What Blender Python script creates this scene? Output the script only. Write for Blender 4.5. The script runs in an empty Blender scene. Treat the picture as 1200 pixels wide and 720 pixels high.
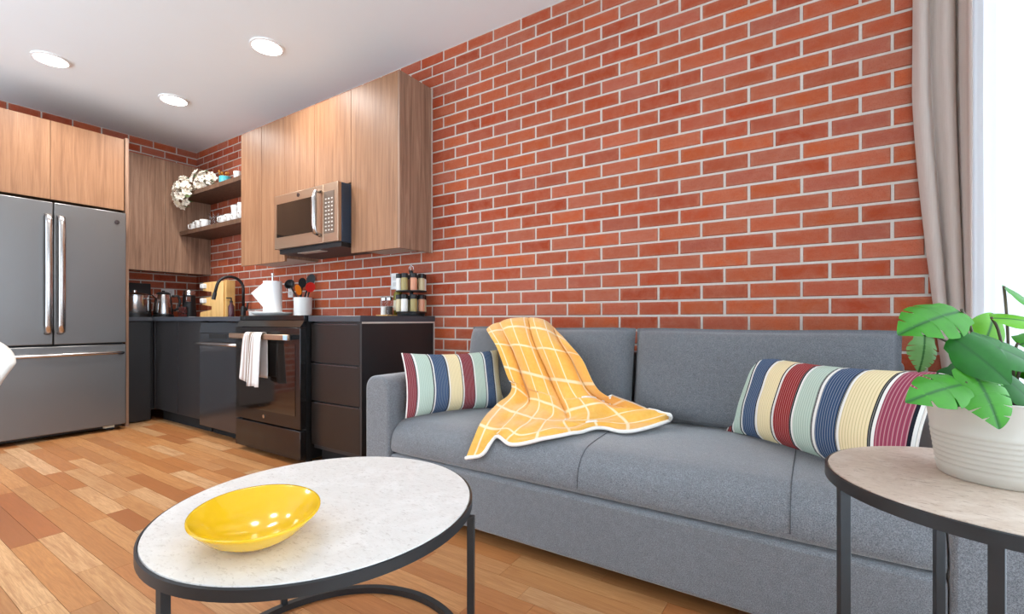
import bpy, bmesh, math, random
from mathutils import Vector, Matrix, noise
random.seed(7)
sc = bpy.context.scene
COL = sc.collection
R = math.radians
PI = math.pi

# ------------------------------------------------------------------ camera
FPX, YAW, HY = 549.813, 0.579, 374.932
CX, CY, CZ = 5.525, -2.3426, 0.89
cd = bpy.data.cameras.new('camera')
cam = bpy.data.objects.new('camera', cd)
COL.objects.link(cam)
cam.location = (CX, CY, CZ)
cam.rotation_euler = (PI / 2, 0, YAW)
cd.sensor_width = 36
cd.lens = FPX / 1200 * 36
cd.shift_y = (HY - 360) / 1200
cd.clip_start = 0.05
sc.camera = cam

# ------------------------------------------------------------------ world, exposure
w = bpy.data.worlds.new('world')
sc.world = w
w.use_nodes = True
bg = w.node_tree.nodes['Background']
bg.inputs[0].default_value = (0.84, 0.96, 1.10, 1)
bg.inputs[1].default_value = 3.8
sc.view_settings.view_transform = 'Standard'
sc.view_settings.look = 'None'
sc.view_settings.gamma = 1
sc.view_settings.use_curve_mapping = False
sc.view_settings.exposure = 0.2
sc.cycles.use_denoising = True
sc.cycles.max_bounces = 10
sc.cycles.diffuse_bounces = 6
sc.cycles.transparent_max_bounces = 40
LAMP_W = 10
CEIL = 2.66
XR = 6.08      # right wall
YB = -3.5      # rear wall


# ------------------------------------------------------------------ pixel helpers
def ray(x, y):
    s = (x - 600) / FPX
    return Vector((-math.sin(YAW) + s * math.cos(YAW), math.cos(YAW) + s * math.sin(YAW), (HY - y) / FPX))


CAMP = Vector((CX, CY, CZ))


def on_z(x, y, z):
    d = ray(x, y)
    return CAMP + d * ((z - CZ) / d.z)


def on_y(x, y, Y):
    d = ray(x, y)
    return CAMP + d * ((Y - CY) / d.y)


def on_x(x, y, X):
    d = ray(x, y)
    return CAMP + d * ((X - CX) / d.x)


def proj(p):
    dx, dy = p[0] - CX, p[1] - CY
    d = -dx * math.sin(YAW) + dy * math.cos(YAW)
    s = dx * math.cos(YAW) + dy * math.sin(YAW)
    if d < 0.05:
        return (-9999, -9999, d)
    return (600 + FPX * s / d, HY - FPX * (p[2] - CZ) / d, d)


# ------------------------------------------------------------------ mesh builder
def wloc(o):
    p = Vector((0, 0, 0))
    while o:
        p += o.location
        o = o.parent
    return p


class MB:
    def __init__(s):
        s.v = []
        s.f = []
        s.uv = []

    def add(s, vs, fs):
        n = len(s.v)
        s.v += [tuple(p) for p in vs]
        s.f += [tuple(i + n for i in q) for q in fs]
        return s

    def box(s, x0, x1, y0, y1, z0, z1):
        return s.add([(x0, y0, z0), (x1, y0, z0), (x1, y1, z0), (x0, y1, z0), (x0, y0, z1), (x1, y0, z1), (x1, y1, z1), (x0, y1, z1)],
                     [(0, 3, 2, 1), (4, 5, 6, 7), (0, 1, 5, 4), (1, 2, 6, 5), (2, 3, 7, 6), (3, 0, 4, 7)])

    def prism(s, pts, axis, a, b):
        # pts: 2d outline (counter-clockwise) extruded along axis between a and b
        def P(p, t):
            return {'x': (t, p[0], p[1]), 'y': (p[0], t, p[1]), 'z': (p[0], p[1], t)}[axis]
        n = len(pts)
        vs = [P(p, a) for p in pts] + [P(p, b) for p in pts]
        fs = [tuple(range(n))[::-1], tuple(range(n, 2 * n))] + [(i, (i + 1) % n, n + (i + 1) % n, n + i) for i in range(n)]
        return s.add(vs, fs)

    def lathe(s, c, prof, n=24, ax=1, ay=1, rot=0, caps=True):
        vs = []
        for r, z in prof:
            for i in range(n):
                a = 2 * PI * i / n
                x, y = r * ax * math.cos(a), r * ay * math.sin(a)
                vs.append((c[0] + x * math.cos(rot) - y * math.sin(rot), c[1] + x * math.sin(rot) + y * math.cos(rot), c[2] + z))
        fs = []
        for k in range(len(prof) - 1):
            for i in range(n):
                j = (i + 1) % n
                fs.append((k * n + i, k * n + j, (k + 1) * n + j, (k + 1) * n + i))
        if caps:
            fs.append(tuple(range(n))[::-1])
            fs.append(tuple(range((len(prof) - 1) * n, len(prof) * n)))
        return s.add(vs, fs)

    def tube(s, path, r, n=8, closed=False, flat=1.0):
        path = [Vector(p) for p in path]
        m = len(path)
        rr = r if isinstance(r, (list, tuple)) else [r] * m
        vs = []
        up = None
        for i, p in enumerate(path):
            if closed:
                t = path[(i + 1) % m] - path[i - 1]
            else:
                t = path[min(i + 1, m - 1)] - path[max(i - 1, 0)]
            t.normalize()
            if up is None:
                up = Vector((0, 0, 1)) if abs(t.z) < 0.9 else Vector((1, 0, 0))
            sd = t.cross(up)
            if sd.length < 1e-4:
                sd = t.cross(Vector((0.3, 0.9, 0.1)))
            sd.normalize()
            up = sd.cross(t).normalized()
            for k in range(n):
                a = 2 * PI * (k + 0.5) / n
                vs.append(p + sd * math.cos(a) * rr[i] + up * math.sin(a) * rr[i] * flat)
        fs = []
        for i in range(m if closed else m - 1):
            j = (i + 1) % m
            for k in range(n):
                l = (k + 1) % n
                fs.append((i * n + k, i * n + l, j * n + l, j * n + k))
        if not closed:
            fs.append(tuple(range(n))[::-1])
            fs.append(tuple(range((m - 1) * n, m * n)))
        return s.add(vs, fs)

    def grid(s, fn, nu, nv, flip=False):
        base = len(s.v)
        for j in range(nv + 1):
            for i in range(nu + 1):
                s.v.append(tuple(fn(i / nu, j / nv)))
        for j in range(nv):
            for i in range(nu):
                a = base + j * (nu + 1) + i
                q = (a, a + 1, a + nu + 2, a + nu + 1)
                s.f.append(q[::-1] if flip else q)
        return s

    def build(s, name, mat, parent=None, smooth=False, bevel=0, seg=2, origin=None, uvfn=None, sub=0, angle=None):
        me = bpy.data.meshes.new(name)
        o = bpy.data.objects.new(name, me)
        COL.objects.link(o)
        if parent:
            o.parent = parent
            off = wloc(parent)
        else:
            off = Vector(origin) if origin else Vector((0, 0, 0))
            o.location = off
        me.from_pydata([(x - off.x, y - off.y, z - off.z) for x, y, z in s.v], [], s.f)
        me.materials.append(MAT[mat] if isinstance(mat, str) else mat)
        bm = bmesh.new()
        bm.from_mesh(me)
        if not uvfn:
            bmesh.ops.recalc_face_normals(bm, faces=bm.faces)
        bm.to_mesh(me)
        bm.free()
        if uvfn:
            uvl = me.uv_layers.new(name='UVMap')
            for l in me.loops:
                uvl.data[l.index].uv = uvfn(l.vertex_index)
        if smooth:
            me.polygons.foreach_set('use_smooth', [True] * len(me.polygons))
            if angle:
                me.set_sharp_from_angle(angle=R(angle))
        if bevel:
            m = o.modifiers.new('bevel', 'BEVEL')
            m.width = bevel
            m.segments = seg
            m.limit_method = 'ANGLE'
            m.angle_limit = R(40)
            if seg > 1:
                me.polygons.foreach_set('use_smooth', [True] * len(me.polygons))
                me.set_sharp_from_angle(angle=R(60))
        if sub:
            m = o.modifiers.new('sub', 'SUBSURF')
            m.levels = m.render_levels = sub
        return o


def B(x0, x1, y0, y1, z0, z1):
    return MB().box(x0, x1, y0, y1, z0, z1)


def tag(o, label, cat=None, group=None, kind=None):
    o['label'] = label
    if cat:
        o['category'] = cat
    if group:
        o['group'] = group
    if kind:
        o['kind'] = kind
    return o


def thing(name, loc, label, cat, group=None):
    o = bpy.data.objects.new(name, None)
    COL.objects.link(o)
    o.location = loc
    o.empty_display_size = 0.05
    return tag(o, label, cat, group)


# ------------------------------------------------------------------ materials
MAT = {}


def srgb(r, g, b):
    f = lambda c: (c / 255 / 12.92) if c <= 10 else ((c / 255 + 0.055) / 1.055) ** 2.4
    return (f(r), f(g), f(b), 1)


class NT:
    def __init__(s, name):
        s.m = bpy.data.materials.new(name)
        s.m.use_nodes = True
        s.t = s.m.node_tree
        s.b = s.t.nodes['Principled BSDF']
        MAT[name] = s.m

    def n(s, typ, **kw):
        nd = s.t.nodes.new(typ)
        for k, v in kw.items():
            if k.startswith('i_'):
                nd.inputs[k[2:].replace('_', ' ')].default_value = v
            else:
                setattr(nd, k, v)
        return nd

    def l(s, a, b):
        s.t.links.new(a, b)

    def mix(s, fac, a, b, blend='MIX'):
        nd = s.t.nodes.new('ShaderNodeMix')
        nd.data_type = 'RGBA'
        nd.blend_type = blend
        for sock, val in ((nd.inputs[0], fac), (nd.inputs[6], a), (nd.inputs[7], b)):
            if hasattr(val, 'is_output'):
                s.l(val, sock)
            else:
                sock.default_value = val
        return nd.outputs[2]

    def ramp(s, fac, stops, interp='LINEAR'):
        nd = s.t.nodes.new('ShaderNodeValToRGB')
        cr = nd.color_ramp
        cr.interpolation = interp
        while len(cr.elements) < len(stops):
            cr.elements.new(0.5)
        for e, (p, c) in zip(cr.elements, stops):
            e.position = p
            e.color = c if len(c) == 4 else (c[0], c[1], c[2], 1)
        s.l(fac, nd.inputs[0])
        return nd.outputs[0]

    def pos(s, scale=(1, 1, 1), src='Object'):
        if src == 'World':
            g = s.n('ShaderNodeNewGeometry').outputs['Position']
        else:
            g = s.n('ShaderNodeTexCoord').outputs[src]
        mp = s.n('ShaderNodeMapping')
        mp.inputs['Scale'].default_value = scale
        s.l(g, mp.inputs['Vector'])
        return mp.outputs[0]

    def noise(s, vec, scale=5, detail=4, rough=0.6, dist=0.0):
        nd = s.n('ShaderNodeTexNoise')
        nd.inputs['Scale'].default_value = scale
        nd.inputs['Detail'].default_value = detail
        nd.inputs['Roughness'].default_value = rough
        nd.inputs['Distortion'].default_value = dist
        s.l(vec, nd.inputs['Vector'])
        return nd.outputs['Fac']

    def bump(s, h, strength=0.2, dist=0.002):
        nd = s.n('ShaderNodeBump')
        nd.inputs['Strength'].default_value = strength
        nd.inputs['Distance'].default_value = dist
        s.l(h, nd.inputs['Height'])
        s.l(nd.outputs[0], s.b.inputs['Normal'])

    def set(s, color=None, rough=None, metal=None, spec=None, coat=None, sheen=None):
        for k, v in (('Base Color', color), ('Roughness', rough), ('Metallic', metal), ('Specular IOR Level', spec), ('Coat Weight', coat), ('Sheen Weight', sheen)):
            if v is None:
                continue
            if hasattr(v, 'is_output'):
                s.l(v, s.b.inputs[k])
            else:
                s.b.inputs[k].default_value = v
        return s


def plain(name, c, rough=0.5, metal=0.0, spec=0.5, var=0.0, scale=30, bump=0.0):
    t = NT(name)
    if var:
        v = t.noise(t.pos(), scale, 4)
        col = t.mix(v, tuple(x * (1 - var) for x in c[:3]) + (1,), tuple(min(1, x * (1 + var)) for x in c[:3]) + (1,))
        t.set(col, rough, metal, spec)
        if bump:
            t.bump(v, bump)
    else:
        t.set(c, rough, metal, spec)
    return t


def brick_mat(name, attr, hor=0):
    t = NT(name)
    if attr:
        a = t.n('ShaderNodeAttribute', attribute_name='tint').outputs['Color']
    else:
        a = t.n('ShaderNodeObjectInfo').outputs['Color']
    p = t.pos((1, 1, 1), 'World')
    n1 = t.noise(p, 14, 5, 0.65, 0.4)
    n2 = t.noise(t.pos((6, 6, 16), 'World'), 5, 4, 0.7)
    n3 = t.noise(p, 220, 3, 0.7)
    c = t.mix(t.ramp(n1, [(0.38, (0, 0, 0)), (0.72, (0.55, 0.55, 0.55))]), a, srgb(180, 112, 90))
    c = t.mix(t.ramp(n2, [(0.45, (0, 0, 0)), (0.75, (0.45, 0.45, 0.45))]), c, srgb(168, 76, 40))
    c = t.mix(t.ramp(n3, [(0.3, (0.35, 0.35, 0.35)), (0.5, (0, 0, 0))]), c, srgb(120, 50, 36))
    if not attr:
        gx = t.n('ShaderNodeSeparateXYZ')
        t.l(t.n('ShaderNodeTexCoord').outputs['Generated'], gx.inputs[0])
        e = None
        for k, w_ in ((hor, 0.10), (2, 0.28)):
            ab = t.n('ShaderNodeMath', operation='SUBTRACT')
            t.l(gx.outputs[k], ab.inputs[0])
            ab.inputs[1].default_value = 0.5
            a2 = t.n('ShaderNodeMath', operation='ABSOLUTE')
            t.l(ab.outputs[0], a2.inputs[0])
            r_ = t.ramp(a2.outputs[0], [(0.5 - w_, (0, 0, 0)), (0.5, (1, 1, 1))])
            e = r_ if e is None else t.mix(1.0, e, r_, 'LIGHTEN')
        e = t.mix(1.0, e, t.ramp(t.noise(p, 40, 4, 0.7), [(0.35, (0.05, 0.05, 0.05)), (0.65, (0.62, 0.62, 0.62))]), 'MULTIPLY')
        c = t.mix(e, c, srgb(176, 122, 100))
    t.set(c, 0.85, 0, 0.25)
    t.bump(n3, 0.5, 0.002)


def plank_mat(name, attr):
    t = NT(name)
    if attr:
        a = t.n('ShaderNodeAttribute', attribute_name='tint').outputs['Color']
        p0 = t.pos((1, 1, 1), 'World')
    else:
        oi = t.n('ShaderNodeObjectInfo')
        a = oi.outputs['Color']
        g = t.n('ShaderNodeNewGeometry').outputs['Position']
        ad = t.n('ShaderNodeVectorMath', operation='ADD')
        cmb = t.n('ShaderNodeCombineXYZ')
        ml = t.n('ShaderNodeMath', operation='MULTIPLY')
        ml.inputs[1].default_value = 37.0
        t.l(oi.outputs['Random'], ml.inputs[0])
        t.l(ml.outputs[0], cmb.inputs[0])
        t.l(ml.outputs[0], cmb.inputs[2])
        t.l(g, ad.inputs[0])
        t.l(cmb.outputs[0], ad.inputs[1])
        p0 = ad.outputs[0]
    mp = t.n('ShaderNodeMapping')
    mp.inputs['Scale'].default_value = (1.6, 22, 1)
    t.l(p0, mp.inputs[0])
    n1 = t.noise(mp.outputs[0], 2.2, 6, 0.65, 1.6)
    mp2 = t.n('ShaderNodeMapping')
    mp2.inputs['Scale'].default_value = (5, 120, 1)
    t.l(p0, mp2.inputs[0])
    n2 = t.noise(mp2.outputs[0], 3, 4, 0.6, 0.3)
    c = t.mix(t.ramp(n1, [(0.35, (0.55, 0.55, 0.55)), (0.6, (0, 0, 0))]), a, srgb(150, 94, 52))
    c = t.mix(t.ramp(n2, [(0.35, (0.4, 0.4, 0.4)), (0.55, (0, 0, 0))]), c, srgb(160, 104, 60))
    t.set(c, 0.36, 0, 0.4)
    t.bump(n2, 0.12, 0.001)


def wood_mat(name, c1, c2, c3, rough=0.45, sx=1.0):
    t = NT(name)
    p = t.pos((26, 26, 1.1), 'World')
    n1 = t.noise(p, 1.4, 6, 0.62, 0.8)
    n2 = t.noise(t.pos((150, 150, 3), 'World'), 2.0, 3, 0.6)
    c = t.ramp(n1, [(0.3, c1), (0.52, c2), (0.75, c3)])
    c = t.mix(t.ramp(n2, [(0.35, (0.45, 0.45, 0.45)), (0.55, (0, 0, 0))]), c, c1)
    t.set(c, rough, 0, 0.35)
    t.bump(n2, 0.08, 0.001)


def fabric_mat(name, ca, cb, scale=900, bump=0.35, rough=0.92):
    t = NT(name)
    n1 = t.noise(t.pos((1, 1, 1), 'World'), scale * 0.45, 2, 0.8)
    n2 = t.noise(t.pos((1, 1, 1), 'World'), 60, 3, 0.6)
    c = t.mix(t.ramp(n1, [(0.35, (0, 0, 0)), (0.65, (1, 1, 1))]), ca, cb)
    c = t.mix(t.ramp(n2, [(0.3, (0.25, 0.25, 0.25)), (0.6, (0, 0, 0))]), c, ca)
    t.set(c, rough, 0, 0.2, None, 0.6)
    t.b.inputs['Sheen Roughness'].default_value = 0.45
    t.bump(n1, bump, 0.0015)


def stripe_mat(name, bands, edge_w=0.012):
    t = NT(name)
    u = t.n('ShaderNodeSeparateXYZ')
    t.l(t.n('ShaderNodeTexCoord').outputs['UV'], u.inputs[0])
    stops = []
    for i, (a, b, c) in enumerate(bands):
        stops.append((a, c))
        stops.append((b - 0.022, srgb(30, 32, 40)))
        stops.append((b - 0.013, srgb(238, 236, 230)))
    c = t.ramp(u.outputs[0], stops[:32], 'CONSTANT')
    wv = t.n('ShaderNodeMath', operation='MULTIPLY')
    wv.inputs[1].default_value = 2 * PI * 82
    t.l(u.outputs[0], wv.inputs[0])
    sn = t.n('ShaderNodeMath', operation='SINE')
    t.l(wv.outputs[0], sn.inputs[0])
    f = t.ramp(sn.outputs[0], [(0.0, (0, 0, 0)), (0.75, (0.0, 0.0, 0.0)), (1.0, (0.38, 0.38, 0.38))])
    c2 = t.mix(f, c, srgb(236, 234, 224))
    f2 = t.n('ShaderNodeMath', operation='MULTIPLY')
    f2.inputs[1].default_value = -1
    t.l(sn.outputs[0], f2.inputs[0])
    f3 = t.ramp(f2.outputs[0], [(0.0, (0, 0, 0)), (0.8, (0, 0, 0)), (1.0, (0.45, 0.45, 0.45))])
    c3 = t.mix(f3, c2, srgb(28, 34, 46))
    t.set(c3, 0.9, 0, 0.2)
    t.bump(t.noise(t.pos((1, 1, 1), 'World'), 500, 2), 0.25, 0.001)


def blanket_mat():
    t = NT('blanket_yellow')
    u = t.n('ShaderNodeSeparateXYZ')
    t.l(t.n('ShaderNodeTexCoord').outputs['UV'], u.inputs[0])
    fac = None
    for k, cnt in ((0, 7.5), (1, 8.5)):
        m = t.n('ShaderNodeMath', operation='MULTIPLY')
        m.inputs[1].default_value = cnt
        t.l(u.outputs[k], m.inputs[0])
        fr = t.n('ShaderNodeMath', operation='FRACT')
        t.l(m.outputs[0], fr.inputs[0])
        r = t.ramp(fr.outputs[0], [(0.0, (0, 0, 0)), (0.44, (0, 0, 0)), (0.47, (1, 1, 1)), (0.53, (1, 1, 1)), (0.56, (0, 0, 0))])
        fac = r if fac is None else t.mix(1.0, fac, r, 'LIGHTEN')
    nz = t.noise(t.pos((1, 1, 1), 'World'), 60, 4, 0.7)
    base = t.mix(nz, srgb(234, 168, 60), srgb(244, 196, 104))
    fm = t.mix(1.0, fac, (0.62, 0.62, 0.62, 1), 'MULTIPLY')
    c = t.mix(fm, base, srgb(250, 240, 215))
    t.set(c, 0.95, 0, 0.15, None, 0.4)
    t.bump(nz, 0.3, 0.003)


def stone_mat(name, ca, cb, cc):
    t = NT(name)
    p = t.pos((1, 1, 1), 'World')
    n1 = t.noise(p, 9, 6, 0.7, 0.8)
    n2 = t.noise(t.pos((1, 2.2, 1), 'World'), 60, 4, 0.75, 0.5)
    c = t.ramp(n1, [(0.3, ca), (0.55, cb), (0.8, ca)])
    c = t.mix(t.ramp(n2, [(0.30, (0.85, 0.85, 0.85)), (0.46, (0, 0, 0))]), c, cc)
    t.set(c, 0.42, 0, 0.4)
    t.bump(n2, 0.05, 0.001)


brick_mat('brick_single', False)
brick_mat('brick_single_short', False, 1)
brick_mat('brick_joined', True)
plank_mat('plank_single', False)
plank_mat('plank_joined', True)
plain('mortar', srgb(204, 196, 186), 0.95, 0, 0.15, 0.12, 90, 0.4)
plain('plaster', srgb(236, 244, 246), 0.9, 0, 0.2, 0.015, 3)
plain('white_paint', srgb(238, 238, 236), 0.6)
plain('subfloor', srgb(70, 44, 26), 0.8)
wood_mat('oak', srgb(132, 93, 66), srgb(155, 113, 82), srgb(173, 131, 98))
wood_mat('walnut', srgb(122, 92, 74), srgb(160, 126, 103), srgb(184, 149, 124))
wood_mat('dark_walnut', srgb(74, 52, 40), srgb(98, 72, 56), srgb(118, 88, 68))
wood_mat('bamboo', srgb(196, 148, 84), srgb(222, 178, 110), srgb(238, 200, 138))
plain('underside', srgb(200, 188, 176), 0.6)
plain('cab_black', srgb(38, 37, 38), 0.34, 0, 0.5, 0.06, 4)
plain('cab_bronze', srgb(38, 31, 27), 0.28, 0.25, 0.5, 0.05, 4)
plain('void', srgb(10, 10, 11), 0.8)
plain('counter_black', srgb(62, 66, 73), 0.3, 0, 0.5, 0.25, 160)
plain('slate_steel', srgb(124, 123, 122), 0.33, 0.75, 0.5)
plain('handle_steel', srgb(190, 186, 184), 0.22, 1.0)
plain('black_steel', srgb(64, 62, 62), 0.16, 0.8)
plain('dish_steel', srgb(86, 89, 95), 0.2, 0.8)
plain('keypad_steel', srgb(128, 112, 98), 0.35, 0.6)
plain('mw_steel', srgb(186, 160, 136), 0.3, 0.85)
plain('mw_side', srgb(60, 74, 92), 0.35, 0.5)
plain('black_glass', srgb(24, 20, 18), 0.06, 0, 0.8)
plain('gloss_black', srgb(14, 14, 15), 0.12)
plain('matte_black', srgb(20, 20, 21), 0.45)
plain('steel', srgb(205, 205, 205), 0.18, 1.0)
plain('badge', srgb(90, 88, 92), 0.25, 0.9)
plain('button_grey', srgb(200, 190, 178), 0.5)
plain('sticker', srgb(170, 205, 232), 0.5)
fabric_mat('sofa_grey', srgb(90, 93, 97), srgb(146, 149, 153))
fabric_mat('sofa_back', srgb(82, 84, 87), srgb(128, 130, 133))
plain('seam', srgb(78, 80, 84), 0.9)
BUR, SAGE, NAVY, CREAM, RED = srgb(132, 46, 58), srgb(186, 206, 190), srgb(56, 82, 116), srgb(238, 220, 172), srgb(150, 36, 40)
stripe_mat('pillow_a', [(0.0, 0.09, BUR), (0.09, 0.24, SAGE), (0.24, 0.385, NAVY), (0.385, 0.53, CREAM), (0.53, 0.66, BUR), (0.66, 0.79, SAGE), (0.79, 0.90, NAVY), (0.90, 1.2, CREAM)])
stripe_mat('pillow_b', [(0.0, 0.06, RED), (0.06, 0.15, SAGE), (0.15, 0.27, NAVY), (0.27, 0.39, CREAM), (0.39, 0.51, RED), (0.51, 0.63, SAGE), (0.63, 0.75, NAVY), (0.75, 0.885, CREAM), (0.885, 1.0, srgb(158, 70, 92)), (1.0, 1.2, NAVY)])
blanket_mat()
plain('fleece', srgb(246, 241, 232), 0.95, 0, 0.15, 0.06, 200, 0.6)
stone_mat('stone_white', srgb(236, 233, 229), srgb(224, 220, 214), srgb(192, 185, 176))
stone_mat('stone_beige', srgb(214, 200, 186), srgb(190, 170, 152), srgb(140, 114, 92))
plain('iron', srgb(58, 60, 62), 0.42, 0.6, 0.5, 0.1, 40)
plain('yellow_glaze', srgb(240, 192, 26), 0.12, 0, 0.6)
plain('pot_white', srgb(196, 190, 179), 0.4, 0, 0.5, 0.03, 20)
plain('soil', srgb(26, 22, 20), 0.95, 0, 0.2, 0.4, 120, 0.8)
plain('stem', srgb(70, 62, 40), 0.6)
plain('ceramic', srgb(226, 224, 220), 0.25)
plain('paper', srgb(246, 246, 246), 0.9)
plain('chair_fabric', srgb(206, 202, 195), 0.9, 0, 0.2, 0.05, 300, 0.3)
plain('chair_wood', srgb(120, 86, 58), 0.5)
plain('red_plastic', srgb(212, 40, 32), 0.35)
plain('orange_plastic', srgb(242, 128, 26), 0.35)
plain('amber', srgb(206, 140, 60), 0.2)
plain('teal_glass', srgb(70, 160, 170), 0.1, 0, 0.7)
plain('cork', srgb(184, 116, 66), 0.8)
plain('soap', srgb(84, 50, 58), 0.2)
plain('flower', srgb(240, 232, 216), 0.8)
plain('flower_leaf', srgb(92, 112, 62), 0.7)
plain('bean', srgb(96, 34, 30), 0.5)
plain('oil', srgb(120, 116, 40), 0.1, 0, 0.7)
plain('label_paper', srgb(226, 220, 196), 0.7)
plain('spice_a', srgb(206, 190, 150), 0.4)
plain('spice_b', srgb(214, 150, 118), 0.4)
plain('spice_c', srgb(166, 150, 96), 0.4)
plain('salt', srgb(236, 232, 226), 0.4)
plain('pepper', srgb(70, 62, 58), 0.5)

t = NT('drape')
n_ = t.noise(t.pos((90, 90, 3), 'World'), 3, 3, 0.7)
t.set(t.mix(n_, srgb(192, 178, 168), srgb(214, 202, 193)), 0.9, 0, 0.2)
t.bump(n_, 0.15, 0.001)
t = NT('sheer')
t.set(srgb(240, 240, 241), 0.9, 0, 0.1)
tr = t.n('ShaderNodeBsdfTranslucent')
tr.inputs[0].default_value = (0.62, 0.63, 0.645, 1)
tp = t.n('ShaderNodeBsdfTransparent')
m1 = t.n('ShaderNodeMixShader')
m1.inputs[0].default_value = 0.55
m2 = t.n('ShaderNodeMixShader')
m2.inputs[0].default_value = 0.05
t.l(t.b.outputs[0], m1.inputs[1])
t.l(tr.outputs[0], m1.inputs[2])
t.l(m1.outputs[0], m2.inputs[1])
t.l(tp.outputs[0], m2.inputs[2])
t.l(m2.outputs[0], t.t.nodes['Material Output'].inputs[0])
t = NT('glass')
t.set((1, 1, 1, 1), 0.02)
gl = t.n('ShaderNodeBsdfGlossy')
gl.inputs['Roughness'].default_value = 0.03
tp = t.n('ShaderNodeBsdfTransparent')
tp.inputs[0].default_value = (0.97, 0.98, 0.98, 1)
fr = t.n('ShaderNodeLayerWeight')
fr.inputs[0].default_value = 0.25
m1 = t.n('ShaderNodeMixShader')
fm_ = t.n('ShaderNodeMath', operation='MULTIPLY')
fm_.inputs[1].default_value = 0.35
t.l(fr.outputs['Facing'], fm_.inputs[0])
t.l(fm_.outputs[0], m1.inputs[0])
t.l(tp.outputs[0], m1.inputs[1])
t.l(gl.outputs[0], m1.inputs[2])
t.l(m1.outputs[0], t.t.nodes['Material Output'].inputs[0])
t = NT('lamp_glow')
t.b.inputs['Emission Color'].default_value = (1, 0.95, 0.88, 1)
t.b.inputs['Emission Strength'].default_value = 9
t = NT('leaf')
oi = t.n('ShaderNodeObjectInfo')
u = t.n('ShaderNodeSeparateXYZ')
t.l(t.n('ShaderNodeTexCoord').outputs['UV'], u.inputs[0])
vein = t.ramp(u.outputs[0], [(0.0, (1, 1, 1)), (0.05, (0.6, 0.6, 0.6)), (0.1, (0, 0, 0))])
c = t.mix(t.noise(t.pos((1, 1, 1), 'World'), 30, 3), (0.6, 0.6, 0.6, 1), (1.15, 1.15, 1.15, 1))
c = t.mix(1.0, oi.outputs['Color'], c, 'MULTIPLY')
c = t.mix(vein, c, srgb(24, 86, 22))
t.set(c, 0.42, 0, 0.3)
tr = t.n('ShaderNodeBsdfTranslucent')
t.l(c, tr.inputs[0])
m1 = t.n('ShaderNodeMixShader')
m1.inputs[0].default_value = 0.25
t.l(t.b.outputs[0], m1.inputs[1])
t.l(tr.outputs[0], m1.inputs[2])
t.l(m1.outputs[0], t.t.nodes['Material Output'].inputs[0])
t = NT('towel')
u = t.n('ShaderNodeSeparateXYZ')
t.l(t.n('ShaderNodeTexCoord').outputs['UV'], u.inputs[0])
WH, BE, PK = srgb(224, 221, 218), srgb(140, 120, 104), srgb(186, 168, 158)
c = t.ramp(u.outputs[0], [(0, PK), (0.05, WH), (0.12, PK), (0.17, WH), (0.21, BE), (0.25, WH), (0.29, BE), (0.44, WH), (0.48, BE), (0.52, WH), (0.56, PK), (0.60, WH)], 'CONSTANT')
t.set(c, 0.95, 0, 0.1)

# ------------------------------------------------------------------ room shell
HB, CO, BL = 0.1, 0.07292, 0.2    # half brick, course, brick length
J = 0.0105


def brick_mesh(name, L, H, D, axis):
    c = 0.003
    vs = []
    for (d, k) in ((0, 0), (D - c, 0), (D, c)):
        for (a, b) in ((k, k), (L - k, k), (L - k, H - k), (k, H - k)):
            vs.append((a, -d, b) if axis == 'x' else (d, -a, b))
    fs = []
    for r in (0, 1):
        for i in range(4):
            j = (i + 1) % 4
            fs.append((r * 4 + i, r * 4 + j, r * 4 + 4 + j, r * 4 + 4 + i))
    fs.append((8, 9, 10, 11))
    me = bpy.data.meshes.new(name)
    me.from_pydata(vs, [], fs)
    bm = bmesh.new()
    bm.from_mesh(me)
    bmesh.ops.recalc_face_normals(bm, faces=bm.faces)
    # outward check: front face must face the room
    bm.faces.ensure_lookup_table()
    nf = bm.faces[8].normal
    if (axis == 'x' and nf.y > 0) or (axis == 'y' and nf.x < 0):
        bmesh.ops.reverse_faces(bm, faces=bm.faces)
    bm.to_mesh(me)
    bm.free()
    return me


BRICK_COLS = [(176, 84, 52), (180, 90, 56), (170, 80, 50), (166, 70, 38), (180, 94, 66), (170, 84, 60), (164, 66, 36), (182, 86, 46), (176, 98, 74), (170, 90, 70)]


def brick_tint(rnd):
    c = rnd.choice(BRICK_COLS)
    k = rnd.uniform(0.93, 1.05)
    return srgb(*[min(255, x * k) for x in c])


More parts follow.
